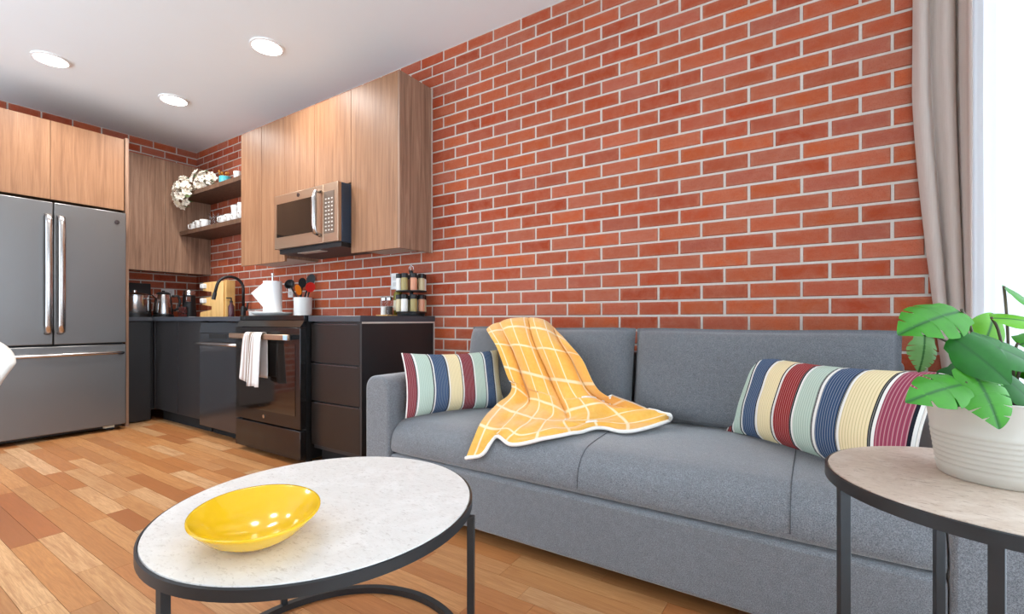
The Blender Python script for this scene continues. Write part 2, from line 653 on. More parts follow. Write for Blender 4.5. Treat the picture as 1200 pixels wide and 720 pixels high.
def brick_wall(wall, axis, length, ztop, odd_off, even_off, visible, limit, hole=None):
    rnd = random.Random(3)
    D = 0.014
    full = brick_mesh('brick', BL - J, CO - J, D, axis)
    full.materials.append(MAT['brick_single' if axis == 'x' else 'brick_single_short'])
    rows = int(ztop / CO) + 1
    items = []
    for k in range(rows):
        z1 = ztop - k * CO - J / 2
        z0 = z1 - (CO - J)
        if z1 <= 0.01:
            continue
        off = even_off if k % 2 == 0 else odd_off
        a = off - BL
        while a < length:
            jt = rnd.uniform(-0.0012, 0.0012)
            s, e = max(a + J / 2 + jt, 0.003), min(a + BL - J / 2 + jt, length - 0.003)
            if hole and e > hole[0] and s < hole[1] and z1 > hole[2] and z0 < hole[3]:
                if s < hole[0]:
                    e = hole[0]
                elif e > hole[1]:
                    s = hole[1]
                else:
                    e = s
            if e - s > 0.015:
                items.append((s, e, max(z0, 0.001), z1, brick_tint(rnd)))
            a += BL
    ranked = []
    for i, (s, e, z0, z1, c) in enumerate(items):
        m = (s + e) / 2
        p = (m, 0, (z0 + z1) / 2) if axis == 'x' else (0, -m, (z0 + z1) / 2)
        q = proj(p)
        if -20 < q[0] < 1220 and -15 < q[1] < 735 and visible(m, (z0 + z1) / 2):
            ranked.append((q[2], i))
    ranked.sort()
    single = set(i for _, i in ranked[:limit])
    vs, fs, cs = [], [], []
    base = [v.co.copy() for v in full.vertices]
    polys = [tuple(p.vertices) for p in full.polygons]
    for i, (s, e, z0, z1, c) in enumerate(items):
        sx = (e - s) / (BL - J)
        sz = (z1 - z0) / (CO - J)
        pr_ = rnd.uniform(-0.0012, 0.0012)
        loc = Vector((s, 0, z0)) if axis == 'x' else Vector((0, -s, z0))
        sy = 1 + pr_ / D
        if i in single:
            o = bpy.data.objects.new('brick', full)
            COL.objects.link(o)
            o.parent = wall
            o.location = loc
            o.scale = (sx, sy, sz) if axis == 'x' else (sy, sx, sz)
            o.color = c
        else:
            n = len(vs)
            for b in base:
                vs.append((loc.x + b.x * (sx if axis == 'x' else sy), loc.y + b.y * (sy if axis == 'x' else sx), loc.z + b.z * sz))
            for p in polys:
                fs.append(tuple(n + x for x in p))
                cs.append(c)
    me = bpy.data.meshes.new('far_bricks')
    me.from_pydata(vs, [], fs)
    me.materials.append(MAT['brick_joined'])
    at = me.attributes.new('tint', 'FLOAT_COLOR', 'FACE')
    for i, c in enumerate(cs):
        at.data[i].color = c
    o = bpy.data.objects.new('far_bricks', me)
    COL.objects.link(o)
    o.parent = wall
    o['kind'] = 'stuff'


# mortar face stands 9.5 mm in front of y = 0 / x = 0; bricks stand 14 mm proud
wb = B(-0.15, XR, -0.0095, 0.15, 0, CEIL).build('wall_back', 'mortar')
tag(wb, 'long red brick wall with pale mortar joints behind the grey sofa', kind='structure')
wl = B(-0.15, 0.0095, YB, -0.0095, 0, CEIL).build('wall_left', 'mortar')
tag(wl, 'short red brick wall behind the refrigerator and corner cabinets', kind='structure')


def vis_back(x, z):
    if x < 3.36 and 1.36 < z < 2.43 and x > 1.49:
        return False
    if x < 3.39 and z < 0.92:
        return False
    if 3.75 < x and z < 0.78:
        return False
    return x < 5.9


brick_wall(wb, 'x', XR, CEIL, (3.364 % BL), ((3.364 + HB) % BL), vis_back, 300)
brick_wall(wl, 'y', -YB, CEIL, 0.1, 0.197, lambda y, z: z > 2.36 or (0.92 < z < 1.36 and y < 0.8), 300)

# right wall with window opening
WY0, WY1, WZ0, WZ1 = -3.1, -0.10, 0.12, 2.45
m = MB()
m.box(XR, XR + 0.18, YB, WY0, 0, CEIL)
m.box(XR, XR + 0.18, WY1, 0.15, 0, CEIL)
m.box(XR, XR + 0.18, WY0, WY1, 0, WZ0)
m.box(XR, XR + 0.18, WY0, WY1, WZ1, CEIL)
tag(m.build('wall_right', 'plaster'), 'white plastered wall with the curtained window', kind='structure')
win = thing('window_1', (XR + 0.1, (WY0 + WY1) / 2, WZ0), 'white framed window behind the sheer curtain', 'window')
del win['category']
win['kind'] = 'structure'
m = MB()
for a, b, c, d in ((WY0, WY0 + 0.06, WZ0, WZ1), (WY1 - 0.06, WY1, WZ0, WZ1), (WY0 + 0.06, WY1 - 0.06, WZ0, WZ0 + 0.06), (WY0 + 0.06, WY1 - 0.06, WZ1 - 0.06, WZ1)):
    m.box(XR + 0.07, XR + 0.13, a, b, c, d)
m.build('window_frame', 'white_paint', win)
my = (WY0 + WY1) / 2
B(XR + 0.075, XR + 0.125, my - 0.03, my + 0.03, WZ0 + 0.06, WZ1 - 0.06).build('mullion', 'white_paint', win)
for a, b in ((WY0 + 0.06, my - 0.03), (my + 0.03, WY1 - 0.06)):
    B(XR + 0.097, XR + 0.103, a, b, WZ0 + 0.06, WZ1 - 0.06).build('pane', 'glass', win)
B(XR + 0.002, XR + 0.069, WY0 + 0.002, WY1 - 0.002, WZ0 + 0.001, WZ0 + 0.02).build('window_sill', 'white_paint', win)

# rear wall (behind the camera): unseen open bays, added and sized to let daylight in
m = MB()
ops = [(0.15, 2.0), (2.1, 3.35)]
xs = -0.15
for a, b in ops + [(XR + 0.18, None)]:
    m.box(xs, a, YB - 0.18, YB, 0, CEIL)
    if b:
        m.box(a, b, YB - 0.18, YB, 0, 0.06)
        m.box(a, b, YB - 0.18, YB, 2.56, CEIL)
        xs = b
tag(m.build('wall_rear', 'plaster'), 'white plastered wall with two unseen openings added for daylight behind the viewer', kind='structure')
tag(B(-0.15, XR + 0.18, YB - 0.18, 0.15, CEIL, CEIL + 0.12).build('ceiling', 'plaster'), 'flat white ceiling with recessed lights', kind='structure')

# floor: oak strips, lengthwise along the brick wall
fl = B(-0.15, XR + 0.18, YB - 0.18, 0.15, -0.12, -0.014).build('floor', 'subfloor')
tag(fl, 'golden oak plank floor with mixed tones', kind='structure')
PW = 0.0805
PLANK_COLS = [(198, 142, 90), (192, 132, 80), (204, 150, 98), (182, 120, 70), (190, 128, 78), (208, 160, 112), (176, 112, 66), (196, 138, 86), (200, 144, 94), (214, 170, 124)]
fixed = {0: [(0.86, 1.82, (228, 184, 138)), (1.82, 2.257, (190, 124, 72)), (2.257, 2.80, (226, 178, 128)), (2.80, 3.12, (160, 98, 56))],
         -3: [(2.05, 2.876, (176, 108, 64)), (2.876, 3.348, (222, 174, 124)), (3.348, 3.9, (206, 158, 108))],
         -4: [(2.2, 2.9, (166, 102, 62)), (2.9, 3.62, (200, 140, 84))],
         -5: [(2.5, 3.5, (222, 176, 126)), (3.5, 4.1, (214, 168, 118))]}
rnd = random.Random(11)
planks = []
n0 = int((1.563 + YB - 0.01) / PW) - 1
for k in range(-42, 20):
    y0 = -1.563 + k * PW
    y1 = y0 + PW
    if y1 > 0.0 or y0 < YB:
        if y0 >= 0 or y1 <= YB:
            continue
        y1 = min(y1, 0.0)
        y0 = max(y0, YB)
    cuts = []
    x = 0.0 - rnd.uniform(0, 0.5)
    fx = fixed.get(k, [])
    while x < XR:
        hit = None
        for s, e, c in fx:
            if x <= s < x + 0.95 or abs(s - x) < 1e-6:
                hit = (s, e, c)
                break
        if hit and abs(hit[0] - x) > 1e-6:
            cuts.append((x, hit[0], None))
            x = hit[0]
        if hit:
            cuts.append(hit)
            x = hit[1]
            fx = [f for f in fx if f[0] > hit[0]]
            continue
        L = rnd.choice((0.42, 0.54, 0.54, 0.66, 0.78, 0.9))
        cuts.append((x, x + L, None))
        x += L
    for s, e, c in cuts:
        s, e = max(s, 0.0), min(e, XR)
        if e - s > 0.02:
            cc = c or rnd.choice(PLANK_COLS)
            kk = rnd.uniform(0.91, 1.0)
            planks.append((s, e, y0, y1, srgb(*[min(255, v * kk) for v in cc])))
pm = bpy.data.meshes.new('plank')
g = 0.0006
tmp = MB().add([(0, 0, 0), (1, 0, 0), (1, 1, 0), (0, 1, 0), (0, 0, 1), (1, 0, 1), (1, 1, 1), (0, 1, 1)],
               [(0, 3, 2, 1), (4, 5, 6, 7), (0, 1, 5, 4), (1, 2, 6, 5), (2, 3, 7, 6), (3, 0, 4, 7)])
pm.from_pydata(tmp.v, [], tmp.f)
pm.materials.append(MAT['plank_single'])
rk = []
for i, (s, e, y0, y1, c) in enumerate(planks):
    best = 1e9
    for f in (0.1, 0.5, 0.9):
        q = proj((s + (e - s) * f, (y0 + y1) / 2, 0))
        if -30 < q[0] < 1230 and 380 < q[1] < 760:
            best = min(best, q[2])
    if best < 1e8 and not (s > 3.7 and y0 > -0.7) and not (y0 > -0.55 and e < 3.4):
        rk.append((best, i))
rk.sort()
single = set(i for _, i in rk[:300])
vs, fs, cs = [], [], []
for i, (s, e, y0, y1, c) in enumerate(planks):
    if i in single:
        o = bpy.data.objects.new('plank', pm)
        COL.objects.link(o)
        o.parent = fl
        o.location = (s + g, y0 + g, -0.014)
        o.scale = (e - s - 2 * g, y1 - y0 - 2 * g, 0.014)
        o.color = c
    else:
        n = len(vs)
        for v in tmp.v:
            vs.append((s + g + v[0] * (e - s - 2 * g), y0 + g + v[1] * (y1 - y0 - 2 * g), -0.014 + v[2] * 0.014))
        for p in tmp.f:
            fs.append(tuple(n + x for x in p))
            cs.append(c)
me = bpy.data.meshes.new('far_planks')
me.from_pydata(vs, [], fs)
me.materials.append(MAT['plank_joined'])
at = me.attributes.new('tint', 'FLOAT_COLOR', 'FACE')
for i, c in enumerate(cs):
    at.data[i].color = c
o = bpy.data.objects.new('far_planks', me)
COL.objects.link(o)
o.parent = fl
o['kind'] = 'stuff'

# ------------------------------------------------------------------ recessed ceiling lights
LIGHTS = [(1.167, -1.39, 'round recessed ceiling light in front of the refrigerator cabinets'),
          (1.19, -0.675, 'round recessed ceiling light over the corner by the open shelves'),
          (2.54, -0.67, 'round recessed ceiling light in front of the microwave cabinets'),
          (2.54, -1.39, 'round recessed ceiling light over the middle of the kitchen floor')]
for x, y, lab in LIGHTS:
    tt = thing('ceiling_light', (x, y, CEIL - 0.012), lab, 'ceiling light', 'recessed ceiling lights')
    m = MB().lathe((x, y, CEIL), [(0.088, -0.012), (0.1, -0.009), (0.1, 0.0), (0.0885, 0.0)], 32, caps=False)
    m.f += [(3 * 32 + i, 3 * 32 + (i + 1) % 32, (i + 1) % 32, i) for i in range(32)]
    m.build('trim_ring', 'white_paint', tt, True, angle=40)
    MB().lathe((x, y, CEIL), [(0.0, -0.018), (0.05, -0.0165), (0.078, -0.013), (0.0865, -0.008), (0.087, -0.001)], 32).build('diffuser', 'lamp_glow', tt)
    ld = bpy.data.lights.new('downlight', 'AREA')
    ld.shape = 'DISK'
    ld.size = 0.15
    ld.energy = LAMP_W
    ld.color = (1, 0.97, 0.93)
    ld.spread = R(150)
    lo = bpy.data.objects.new('downlight', ld)
    COL.objects.link(lo)
    lo.parent = tt
    lo.location = (0, 0, -0.012)


# ------------------------------------------------------------------ kitchen: cabinets
def disc_y(m, x, y, z, r, d=0.004, n=16):      # disc facing -Y
    vs = [(x + r * math.cos(2 * PI * i / n), y, z + r * math.sin(2 * PI * i / n)) for i in range(n)] + \
         [(x + r * math.cos(2 * PI * i / n), y - d, z + r * math.sin(2 * PI * i / n)) for i in range(n)]
    return m.add(vs, [tuple(range(n)), tuple(range(2 * n - 1, n - 1, -1))] + [(i, n + i, n + (i + 1) % n, (i + 1) % n) for i in range(n)])


def disc_x(m, x, y, z, r, d=0.004, n=16):      # disc facing +X
    vs = [(x, y + r * math.cos(2 * PI * i / n), z + r * math.sin(2 * PI * i / n)) for i in range(n)] + \
         [(x + d, y + r * math.cos(2 * PI * i / n), z + r * math.sin(2 * PI * i / n)) for i in range(n)]
    return m.add(vs, [tuple(range(n)), tuple(range(2 * n - 1, n - 1, -1))] + [(i, n + i, n + (i + 1) % n, (i + 1) % n) for i in range(n)])


WF = -0.015           # brick face of the long wall
WX = 0.016            # brick face of the short wall
# uppers on the long wall
tt = thing('upper_cabinet', (1.81, -0.15, 1.36), 'oak two-door upper cabinet between open shelves and microwave', 'cabinet')
B(1.494, 2.128, -0.284, WF, 1.36, 2.43).build('body', 'walnut', tt)
B(1.51, 2.112, -0.27, -0.03, 1.356, 1.36).build('underside', 'underside', tt)
B(1.494, 1.804, -0.304, -0.286, 1.335, 2.43).build('door', 'oak', tt, bevel=0.001, seg=1)
B(1.808, 2.128, -0.304, -0.286, 1.335, 2.43).build('door', 'oak', tt, bevel=0.001, seg=1)
tt = thing('upper_cabinet', (2.51, -0.15, 1.80), 'short oak upper cabinet directly over the microwave', 'cabinet')
B(2.131, 2.904, -0.284, WF, 1.81, 2.43).build('body', 'walnut', tt)
B(2.131, 2.501, -0.304, -0.286, 1.81, 2.43).build('door', 'oak', tt, bevel=0.001, seg=1)
B(2.5035, 2.904, -0.304, -0.286, 1.81, 2.43).build('door', 'oak', tt, bevel=0.001, seg=1)
tt = thing('upper_cabinet', (3.13, -0.15, 1.36), 'tall oak upper cabinet at the open end with dark side panel', 'cabinet')
B(2.907, 3.348, -0.284, WF, 1.36, 2.43).build('body', 'walnut', tt)
B(2.92, 3.34, -0.27, -0.03, 1.356, 1.36).build('underside', 'underside', tt)
B(3.3485, 3.366, -0.304, WF, 1.335, 2.43).build('side_panel', 'walnut', tt)
B(2.9065, 3.347, -0.304, -0.286, 1.335, 2.43).build('door', 'oak', tt, bevel=0.001, seg=1)

B(3.3665, 3.371, -0.022, WF, 1.335, 2.43).build('scribe_trim', 'button_grey', tt)

# microwave
x0, x1, yf, z0, z1 = 2.165, 2.903, -0.405, 1.405, 1.797
tt = thing('microwave', ((x0 + x1) / 2, -0.2, z0), 'stainless microwave mounted under the short upper cabinet', 'microwave')
B(x0 + 0.004, x1, yf + 0.03, WF, z0, z1).build('body', 'mw_side', tt, bevel=0.003)
xd = x1 - 0.155
dr = B(x0, xd, yf, yf + 0.029, z0 + 0.001, z1).build('door', 'mw_steel', tt, bevel=0.003)
B(x0 + 0.035, xd - 0.075, yf - 0.003, yf - 0.0002, z0 + 0.085, z1 - 0.065).build('door_window', 'black_glass', dr)
disc_y(MB(), x0 + 0.30, yf - 0.0002, z1 - 0.03, 0.014).build('emblem', 'badge', dr)
m = MB().tube([(xd - 0.035, yf - 0.001, z1 - 0.04), (xd - 0.035, yf - 0.038, z1 - 0.052), (xd - 0.035, yf - 0.048, z1 - 0.1), (xd - 0.035, yf - 0.048, z0 + 0.12), (xd - 0.035, yf - 0.038, z0 + 0.066), (xd - 0.035, yf - 0.001, z0 + 0.054)], 0.019, 10, flat=0.7)
m.build('handle', 'handle_steel', dr, True)
cp = B(xd + 0.002, x1, yf, yf + 0.029, z0 + 0.001, z1).build('control_panel', 'mw_steel', tt, bevel=0.003)
B(xd + 0.01, x1 - 0.04, yf - 0.0025, yf - 0.0002, z0 + 0.06, z1 - 0.055).build('keypad', 'keypad_steel', cp)
for r in range(9):
    for q in range(3):
        xx = xd + 0.025 + q * 0.033
        B(xx, xx + 0.016, yf - 0.0045, yf - 0.0027, z0 + 0.075 + r * 0.026, z0 + 0.084 + r * 0.026).build('button', 'button_grey', cp)
m = MB().box(x0 + 0.01, x1 - 0.01, yf + 0.035, -0.03, z0 - 0.03, z0 - 0.0005)
m.build('vent_base', 'matte_black', tt)
B(x0 + 0.2, x0 + 0.46, yf + 0.06, yf + 0.12, z0 - 0.034, z0 - 0.0302).build('hood_lamp', 'underside', tt)

# open shelves in the corner
for z, lab in ((2.062, 'dark walnut floating shelf carrying the white flowers'), (1.705, 'dark walnut floating shelf carrying glasses and white cups')):
    o = B(0.335, 1.4925, -0.298, WF, z, z + 0.04).build('floating_shelf', 'dark_walnut', None, bevel=0.0015, seg=1, origin=(0.9, -0.15, z))
    tag(o, lab, 'shelf', 'open corner shelves')

# uppers on the short wall
tt = thing('upper_cabinet', (0.17, -0.42, 1.36), 'brown walnut two-door upper cabinet in the brick corner', 'cabinet')
B(WX, 0.312, -0.808, WF, 1.36, 2.405).build('body', 'walnut', tt)
B(0.3125, 0.331, -0.808, -0.414, 1.345, 2.405).build('door', 'walnut', tt, bevel=0.001, seg=1)
B(0.3125, 0.331, -0.411, WF - 0.002, 1.345, 2.405).build('door', 'walnut', tt, bevel=0.001, seg=1)

# refrigerator surround
tt = thing('refrigerator_cabinet', (0.34, -1.28, 0), 'oak cabinet bridging over the refrigerator with tall side panel', 'cabinet')
B(WX, 0.668, -1.735, -0.838, 1.80, 2.39).build('body', 'walnut', tt)
B(0.67, 0.69, -1.735, -1.2905, 1.797, 2.39).build('door', 'oak', tt, bevel=0.001, seg=1)
B(0.67, 0.69, -1.2875, -0.842, 1.797, 2.39).build('door', 'oak', tt, bevel=0.001, seg=1)
B(WX, 0.692, -0.834, -0.811, 0.001, 2.405).build('side_panel', 'walnut', tt)
B(WX, 0.692, -1.758, -1.736, 0.001, 2.405).build('side_panel', 'walnut', tt)

# refrigerator
ya, yb = -1.732, -0.862
tt = thing('refrigerator', (0.4, (ya + yb) / 2, 0), 'slate grey french door refrigerator with bottom freezer', 'refrigerator')
B(0.03, 0.725, ya + 0.005, yb - 0.002, 0.02, 1.74).build('body', 'matte_black', tt)
ym = -1.2955
for a, b, hx in ((ya, ym - 0.003, ym - 0.035), (ym + 0.003, yb, ym + 0.035)):
    d = B(0.735, 0.80, a, b, 0.705, 1.757).build('door', 'slate_steel', tt, bevel=0.006)
    MB().tube([(0.801, hx, 1.66), (0.836, hx, 1.65), (0.848, hx, 1.60), (0.852, hx, 1.2), (0.848, hx, 0.85), (0.836, hx, 0.80), (0.801, hx, 0.79)], 0.021, 12, flat=0.6).build('handle', 'handle_steel', d, True)
    if a > ym:
        disc_x(MB(), 0.8002, yb - 0.06, 1.675, 0.017).build('emblem', 'badge', d)
d = B(0.735, 0.80, ya, yb, 0.045, 0.692).build('freezer_drawer', 'slate_steel', tt, bevel=0.006)
MB().tube([(0.801, ya + 0.03, 0.622), (0.835, ya + 0.035, 0.625), (0.848, ya + 0.08, 0.628), (0.852, ym, 0.628), (0.848, yb - 0.08, 0.628), (0.835, yb - 0.035, 0.625), (0.801, yb - 0.03, 0.622)], 0.0145, 10, flat=0.9).build('handle', 'handle_steel', d, True)
for y in (ya + 0.08, yb - 0.08):
    B(0.66, 0.72, y - 0.025, y + 0.025, 0.0, 0.0195).build('foot', 'matte_black', tt)
B(0.7255, 0.745, yb - 0.13, yb - 0.06, 0.02, 0.038).build('hinge_cover', 'label_paper', tt)

# base cabinets
tt = thing('base_cabinet', (0.31, -0.71, 0), 'narrow black base cabinet beside the refrigerator panel', 'cabinet')
B(WX, 0.585, -0.8085, -0.6, 0.1, 0.878).build('body', 'cab_black', tt)
B(WX, 0.53, -0.8085, -0.6, 0.0, 0.0995).build('toe_kick', 'void', tt)
B(0.5855, 0.606, -0.8085, -0.628, 0.012, 0.872).build('door', 'cab_black', tt, bevel=0.001, seg=1)
tt = thing('base_cabinet', (0.8, -0.3, 0), 'black two-door corner base cabinet left of the dishwasher', 'cabinet')
B(0.04, 1.494, -0.585, -0.045, 0.1, 0.878).build('body', 'cab_black', tt)
B(0.6, 1.494, -0.53, WF, 0.0, 0.0995).build('toe_kick', 'void', tt)
for a, b in ((0.63, 1.078), (1.082, 1.492)):
    d = B(a, b, -0.606, -0.5855, 0.115, 0.872).build('door', 'cab_black', tt, bevel=0.001, seg=1)
    B(a, a + 0.006, -0.609, -0.6062, 0.116, 0.871).build('edge_strip', 'badge', d)
# dishwasher
tt = thing('dishwasher', (1.8, -0.3, 0), 'glossy black dishwasher with bar handle next to the range', 'dishwasher')
B(1.4965, 2.135, -0.56, -0.03, 0.1, 0.876).build('body', 'matte_black', tt)
B(1.52, 2.11, -0.53, -0.03, 0.0, 0.0995).build('toe_kick', 'void', tt)
d = B(1.5, 2.132, -0.622, -0.5605, 0.075, 0.79).build('door', 'dish_steel', tt, bevel=0.004)
cp = MB().prism([(-0.622, 0.792), (-0.5605, 0.792), (-0.5605, 0.868), (-0.61, 0.868)], 'x', 1.5, 2.132).build('control_panel', 'dish_steel', tt)
B(1.66, 1.92, -0.624, -0.6225, 0.75, 0.782).build('pocket', 'void', d)
MB().tube([(1.505, -0.6225, 0.705), (1.52, -0.655, 0.71), (1.6, -0.668, 0.712), (1.815, -0.672, 0.712), (2.03, -0.668, 0.712), (2.11, -0.655, 0.71), (2.126, -0.6225, 0.705)], 0.012, 10).build('handle', 'handle_steel', d, True)
# drawer cabinet
tt = thing('drawer_cabinet', (3.15, -0.3, 0), 'bronze black three-drawer base cabinet at the sofa end', 'cabinet')
B(2.915, 3.368, -0.585, WF, 0.1, 0.878).build('body', 'cab_black', tt)
B(2.915, 3.368, -0.53, WF, 0.0, 0.0995).build('toe_kick', 'void', tt)
B(3.3685, 3.386, -0.606, WF, 0.0, 0.878).build('side_panel', 'cab_black', tt)
for a, b in ((0.128, 0.39), (0.398, 0.625), (0.633, 0.868)):
    d = B(2.917, 3.3665, -0.606, -0.5855, a, b).build('drawer', 'cab_bronze', tt, bevel=0.001, seg=1)
    B(2.93, 3.353, -0.6085, -0.6062, b - 0.008, b - 0.002).build('finger_pull', 'badge', d)
B(3.3865, 3.390, -0.606, WF, 0.868, 0.878).build('top_edge', 'button_grey', tt)
B(3.3865, 3.390, -0.024, WF, 0.0, 0.867).build('scribe_trim', 'button_grey', tt)
# countertops
m = MB()
m.prism([(WX, WF), (WX, -0.809), (0.625, -0.809), (0.625, -0.622), (2.146, -0.622), (2.146, WF)], 'z', 0.8785, 0.913)
tag(m.build('countertop', 'counter_black', None, bevel=0.002, seg=1, origin=(0.6, -0.4, 0.8785)), 'black L-shaped countertop running through the corner to the range', 'countertop')
tag(B(2.909, 3.394, -0.622, WF, 0.8785, 0.913).build('countertop', 'counter_black', None, bevel=0.002, seg=1, origin=(3.15, -0.3, 0.8785)), 'short black countertop over the drawer cabinet', 'countertop')

# range
tt = thing('range', (2.525, -0.33, 0), 'black steel slide-in range with oven and lower drawer', 'oven')
xa, xb = 2.15, 2.905
B(xa + 0.004, xb - 0.002, -0.63, -0.03, 0.03, 0.885).build('body', 'matte_black', tt)
for x in (xa + 0.05, xb - 0.05):
    for y in (-0.58, -0.08):
        MB().lathe((x, y, 0), [(0.018, 0), (0.018, 0.0295)], 12).build('foot', 'matte_black', tt)
B(xa, xb, -0.645, -0.028, 0.8855, 0.918).build('cooktop', 'gloss_black', tt, bevel=0.003)
cp = MB().prism([(-0.672, 0.845), (-0.632, 0.845), (-0.632, 0.884), (-0.646, 0.884)], 'x', xa, xb).build('control_panel', 'gloss_black', tt)
d = B(xa, xb, -0.672, -0.6305, 0.222, 0.84).build('oven_door', 'black_steel', tt, bevel=0.003)
B(xa + 0.05, xb - 0.05, -0.6745, -0.6722, 0.30, 0.74).build('door_glass', 'black_glass', d)
disc_y(MB(), (xa + xb) / 2 - 0.02, -0.6722, 0.262, 0.012).build('emblem', 'steel', d)
MB().box(xa + 0.03, xb - 0.03, -0.735, -0.715, 0.765, 0.80).build('handle', 'mw_steel', d, bevel=0.006)
for x in (xa + 0.045, xb - 0.07):
    B(x, x + 0.025, -0.7145, -0.6722, 0.768, 0.797).build('handle_bracket', 'black_steel', d)
B(xb - 0.075, xb - 0.032, -0.7368, -0.7352, 0.768, 0.797).build('sticker', 'sticker', d)
B(xa, xb, -0.672, -0.6305, 0.034, 0.212).build('drawer', 'black_steel', tt, bevel=0.003)

# towel over oven handle
pL, pR = on_y(286, 400, -0.745).x, on_y(306, 400, -0.745).x
m = MB()
prof = [(-0.705, 0.52), (-0.705, 0.62), (-0.706, 0.75), (-0.7075, 0.79), (-0.713, 0.806), (-0.725, 0.809), (-0.738, 0.806), (-0.744, 0.79), (-0.746, 0.75), (-0.748, 0.66), (-0.75, 0.56), (-0.752, 0.47)]


def towel(u, v):
    f = v * (len(prof) - 1)
    i = min(int(f), len(prof) - 2)
    a = f - i
    y = prof[i][0] * (1 - a) + prof[i + 1][0] * a
    z = prof[i][1] * (1 - a) + prof[i + 1][1] * a
    front = max(0, (v - 0.6) / 0.4)
    y -= front * (0.012 + 0.012 * math.sin(u * 15 + 0.6)) 
    z += 0.05 * front * (1 - min(1, u / 0.4)) if v > 0.6 else 0
    return (pL + (pR - pL) * u + 0.012 * front * (u - 0.5), y, z)


m.grid(towel, 40, 44)
o = m.build('tea_towel', 'towel', None, True, origin=((pL + pR) / 2, -0.73, 0.47), uvfn=lambda i: ((i % 41) / 40, (i // 41) / 44))
sm = o.modifiers.new('thick', 'SOLIDIFY')
sm.thickness = 0.002
tag(o, 'beige and white striped tea towel hanging on the oven handle', 'towel')

# ------------------------------------------------------------------ counter things
CT = 0.9135
# faucet
fxp, fyp = 1.10, -0.085
tt = thing('faucet', (fxp, fyp, CT), 'matte black gooseneck kitchen faucet', 'faucet')
MB().lathe((fxp, fyp, CT), [(0.028, 0), (0.028, 0.006), (0.022, 0.012), (0.022, 0.09), (0.016, 0.1)], 16).build('base', 'matte_black', tt, True, angle=40)
pts = [(fxp, fyp, CT + 0.09), (fxp, fyp, CT + 0.26)]
rr = 0.105
for i in range(1, 13):
    a = PI * 0.93 * i / 12
    pts.append((fxp - 0.02 * (1 - math.cos(a)), fyp - rr + rr * math.cos(a), CT + 0.26 + rr * math.sin(a)))
pts.append((fxp - 0.045, fyp - 0.225, CT + 0.2))
MB().tube(pts, 0.0125, 12).build('neck', 'matte_black', tt, True)
e = Vector(pts[-1])
MB().tube([e + Vector((0.001, 0.003, 0.015)), e + Vector((-0.004, -0.008, -0.045))], 0.0165, 12).build('spray_head', 'matte_black', tt, True, angle=40)
MB().tube([(fxp + 0.02, fyp, CT + 0.06), (fxp + 0.06, fyp, CT + 0.065), (fxp + 0.075, fyp, CT + 0.13)], 0.008, 8).build('lever', 'matte_black', tt, True)
# soap bottle
o_ = (0.975, -0.13, CT)
tt = thing('soap_bottle', o_, 'slim dark purple soap dispenser by the faucet', 'bottle')
MB().lathe(o_, [(0.024, 0), (0.026, 0.01), (0.026, 0.1), (0.012, 0.125), (0.012, 0.135)], 16).build('bottle_body', 'soap', tt, True, angle=40)
MB().lathe((o_[0], o_[1], CT + 0.135), [(0.013, 0), (0.013, 0.014), (0.006, 0.02), (0.006, 0.045)], 12).tube([(o_[0], o_[1], CT + 0.178), (o_[0] - 0.01, o_[1] - 0.04, CT + 0.176)], 0.006, 8).build('pump', 'matte_black', tt, True, angle=40)
# bamboo rack with scalloped front
ox, oy = 0.80, -0.2
tt = thing('knife_block', (ox, oy, CT), 'light bamboo stand with deep notches in the counter corner', 'kitchen rack')
prof2 = [(0.115, 0.0), (0.115, 0.335), (0.07, 0.335), (-0.075, 0.32), (-0.08, 0.245), (0.0, 0.235), (0.0, 0.19), (-0.085, 0.175), (-0.09, 0.115), (0.0, 0.10), (0.0, 0.07), (-0.105, 0.045), (-0.11, 0.0)]
ang = R(32)
m = MB()
half = 0.035
for t_ in (0,):
    n = len(prof2)
    vs = []
    for s in (-half, half):
        for a, b in prof2:
            vs.append((ox + a * math.cos(ang) - s * math.sin(ang), oy + a * math.sin(ang) + s * math.cos(ang), CT + b))
    m.add(vs, [tuple(range(n))[::-1], tuple(range(n, 2 * n))] + [(i, (i + 1) % n, n + (i + 1) % n, n + i) for i in range(n)])
m.build('notched_body', 'bamboo', tt, bevel=0.003)
MB().box(ox + 0.1, ox + 0.145, oy + 0.04, oy + 0.12, CT, CT + 0.345).build('back_board', 'bamboo', tt, bevel=0.003)
for z in (0.13, 0.265):
    MB().box(ox - 0.075, ox - 0.02, oy - 0.09, oy - 0.0, CT + z, CT + z + 0.045).build('cup_rest', 'ceramic', tt, bevel=0.008)
# black coffee canister with steel lid
ox, oy = 0.36, -0.225
tt = thing('coffee_grinder', (ox, oy, CT), 'black coffee grinder with silver lid on the corner counter', 'appliance')
MB().lathe((ox, oy, CT), [(0.058, 0), (0.06, 0.01), (0.056, 0.12), (0.052, 0.215)], 24).build('grinder_body', 'matte_black', tt, True, angle=40)
MB().lathe((ox, oy, CT), [(0.053, 0.216), (0.053, 0.25), (0.045, 0.262), (0.0, 0.264)], 24, caps=False).build('lid', 'steel', tt, True, angle=40)
MB().box(ox + 0.04, ox + 0.062, oy - 0.05, oy - 0.01, CT + 0.15, CT + 0.2).build('switch_plate', 'steel', tt, bevel=0.003)
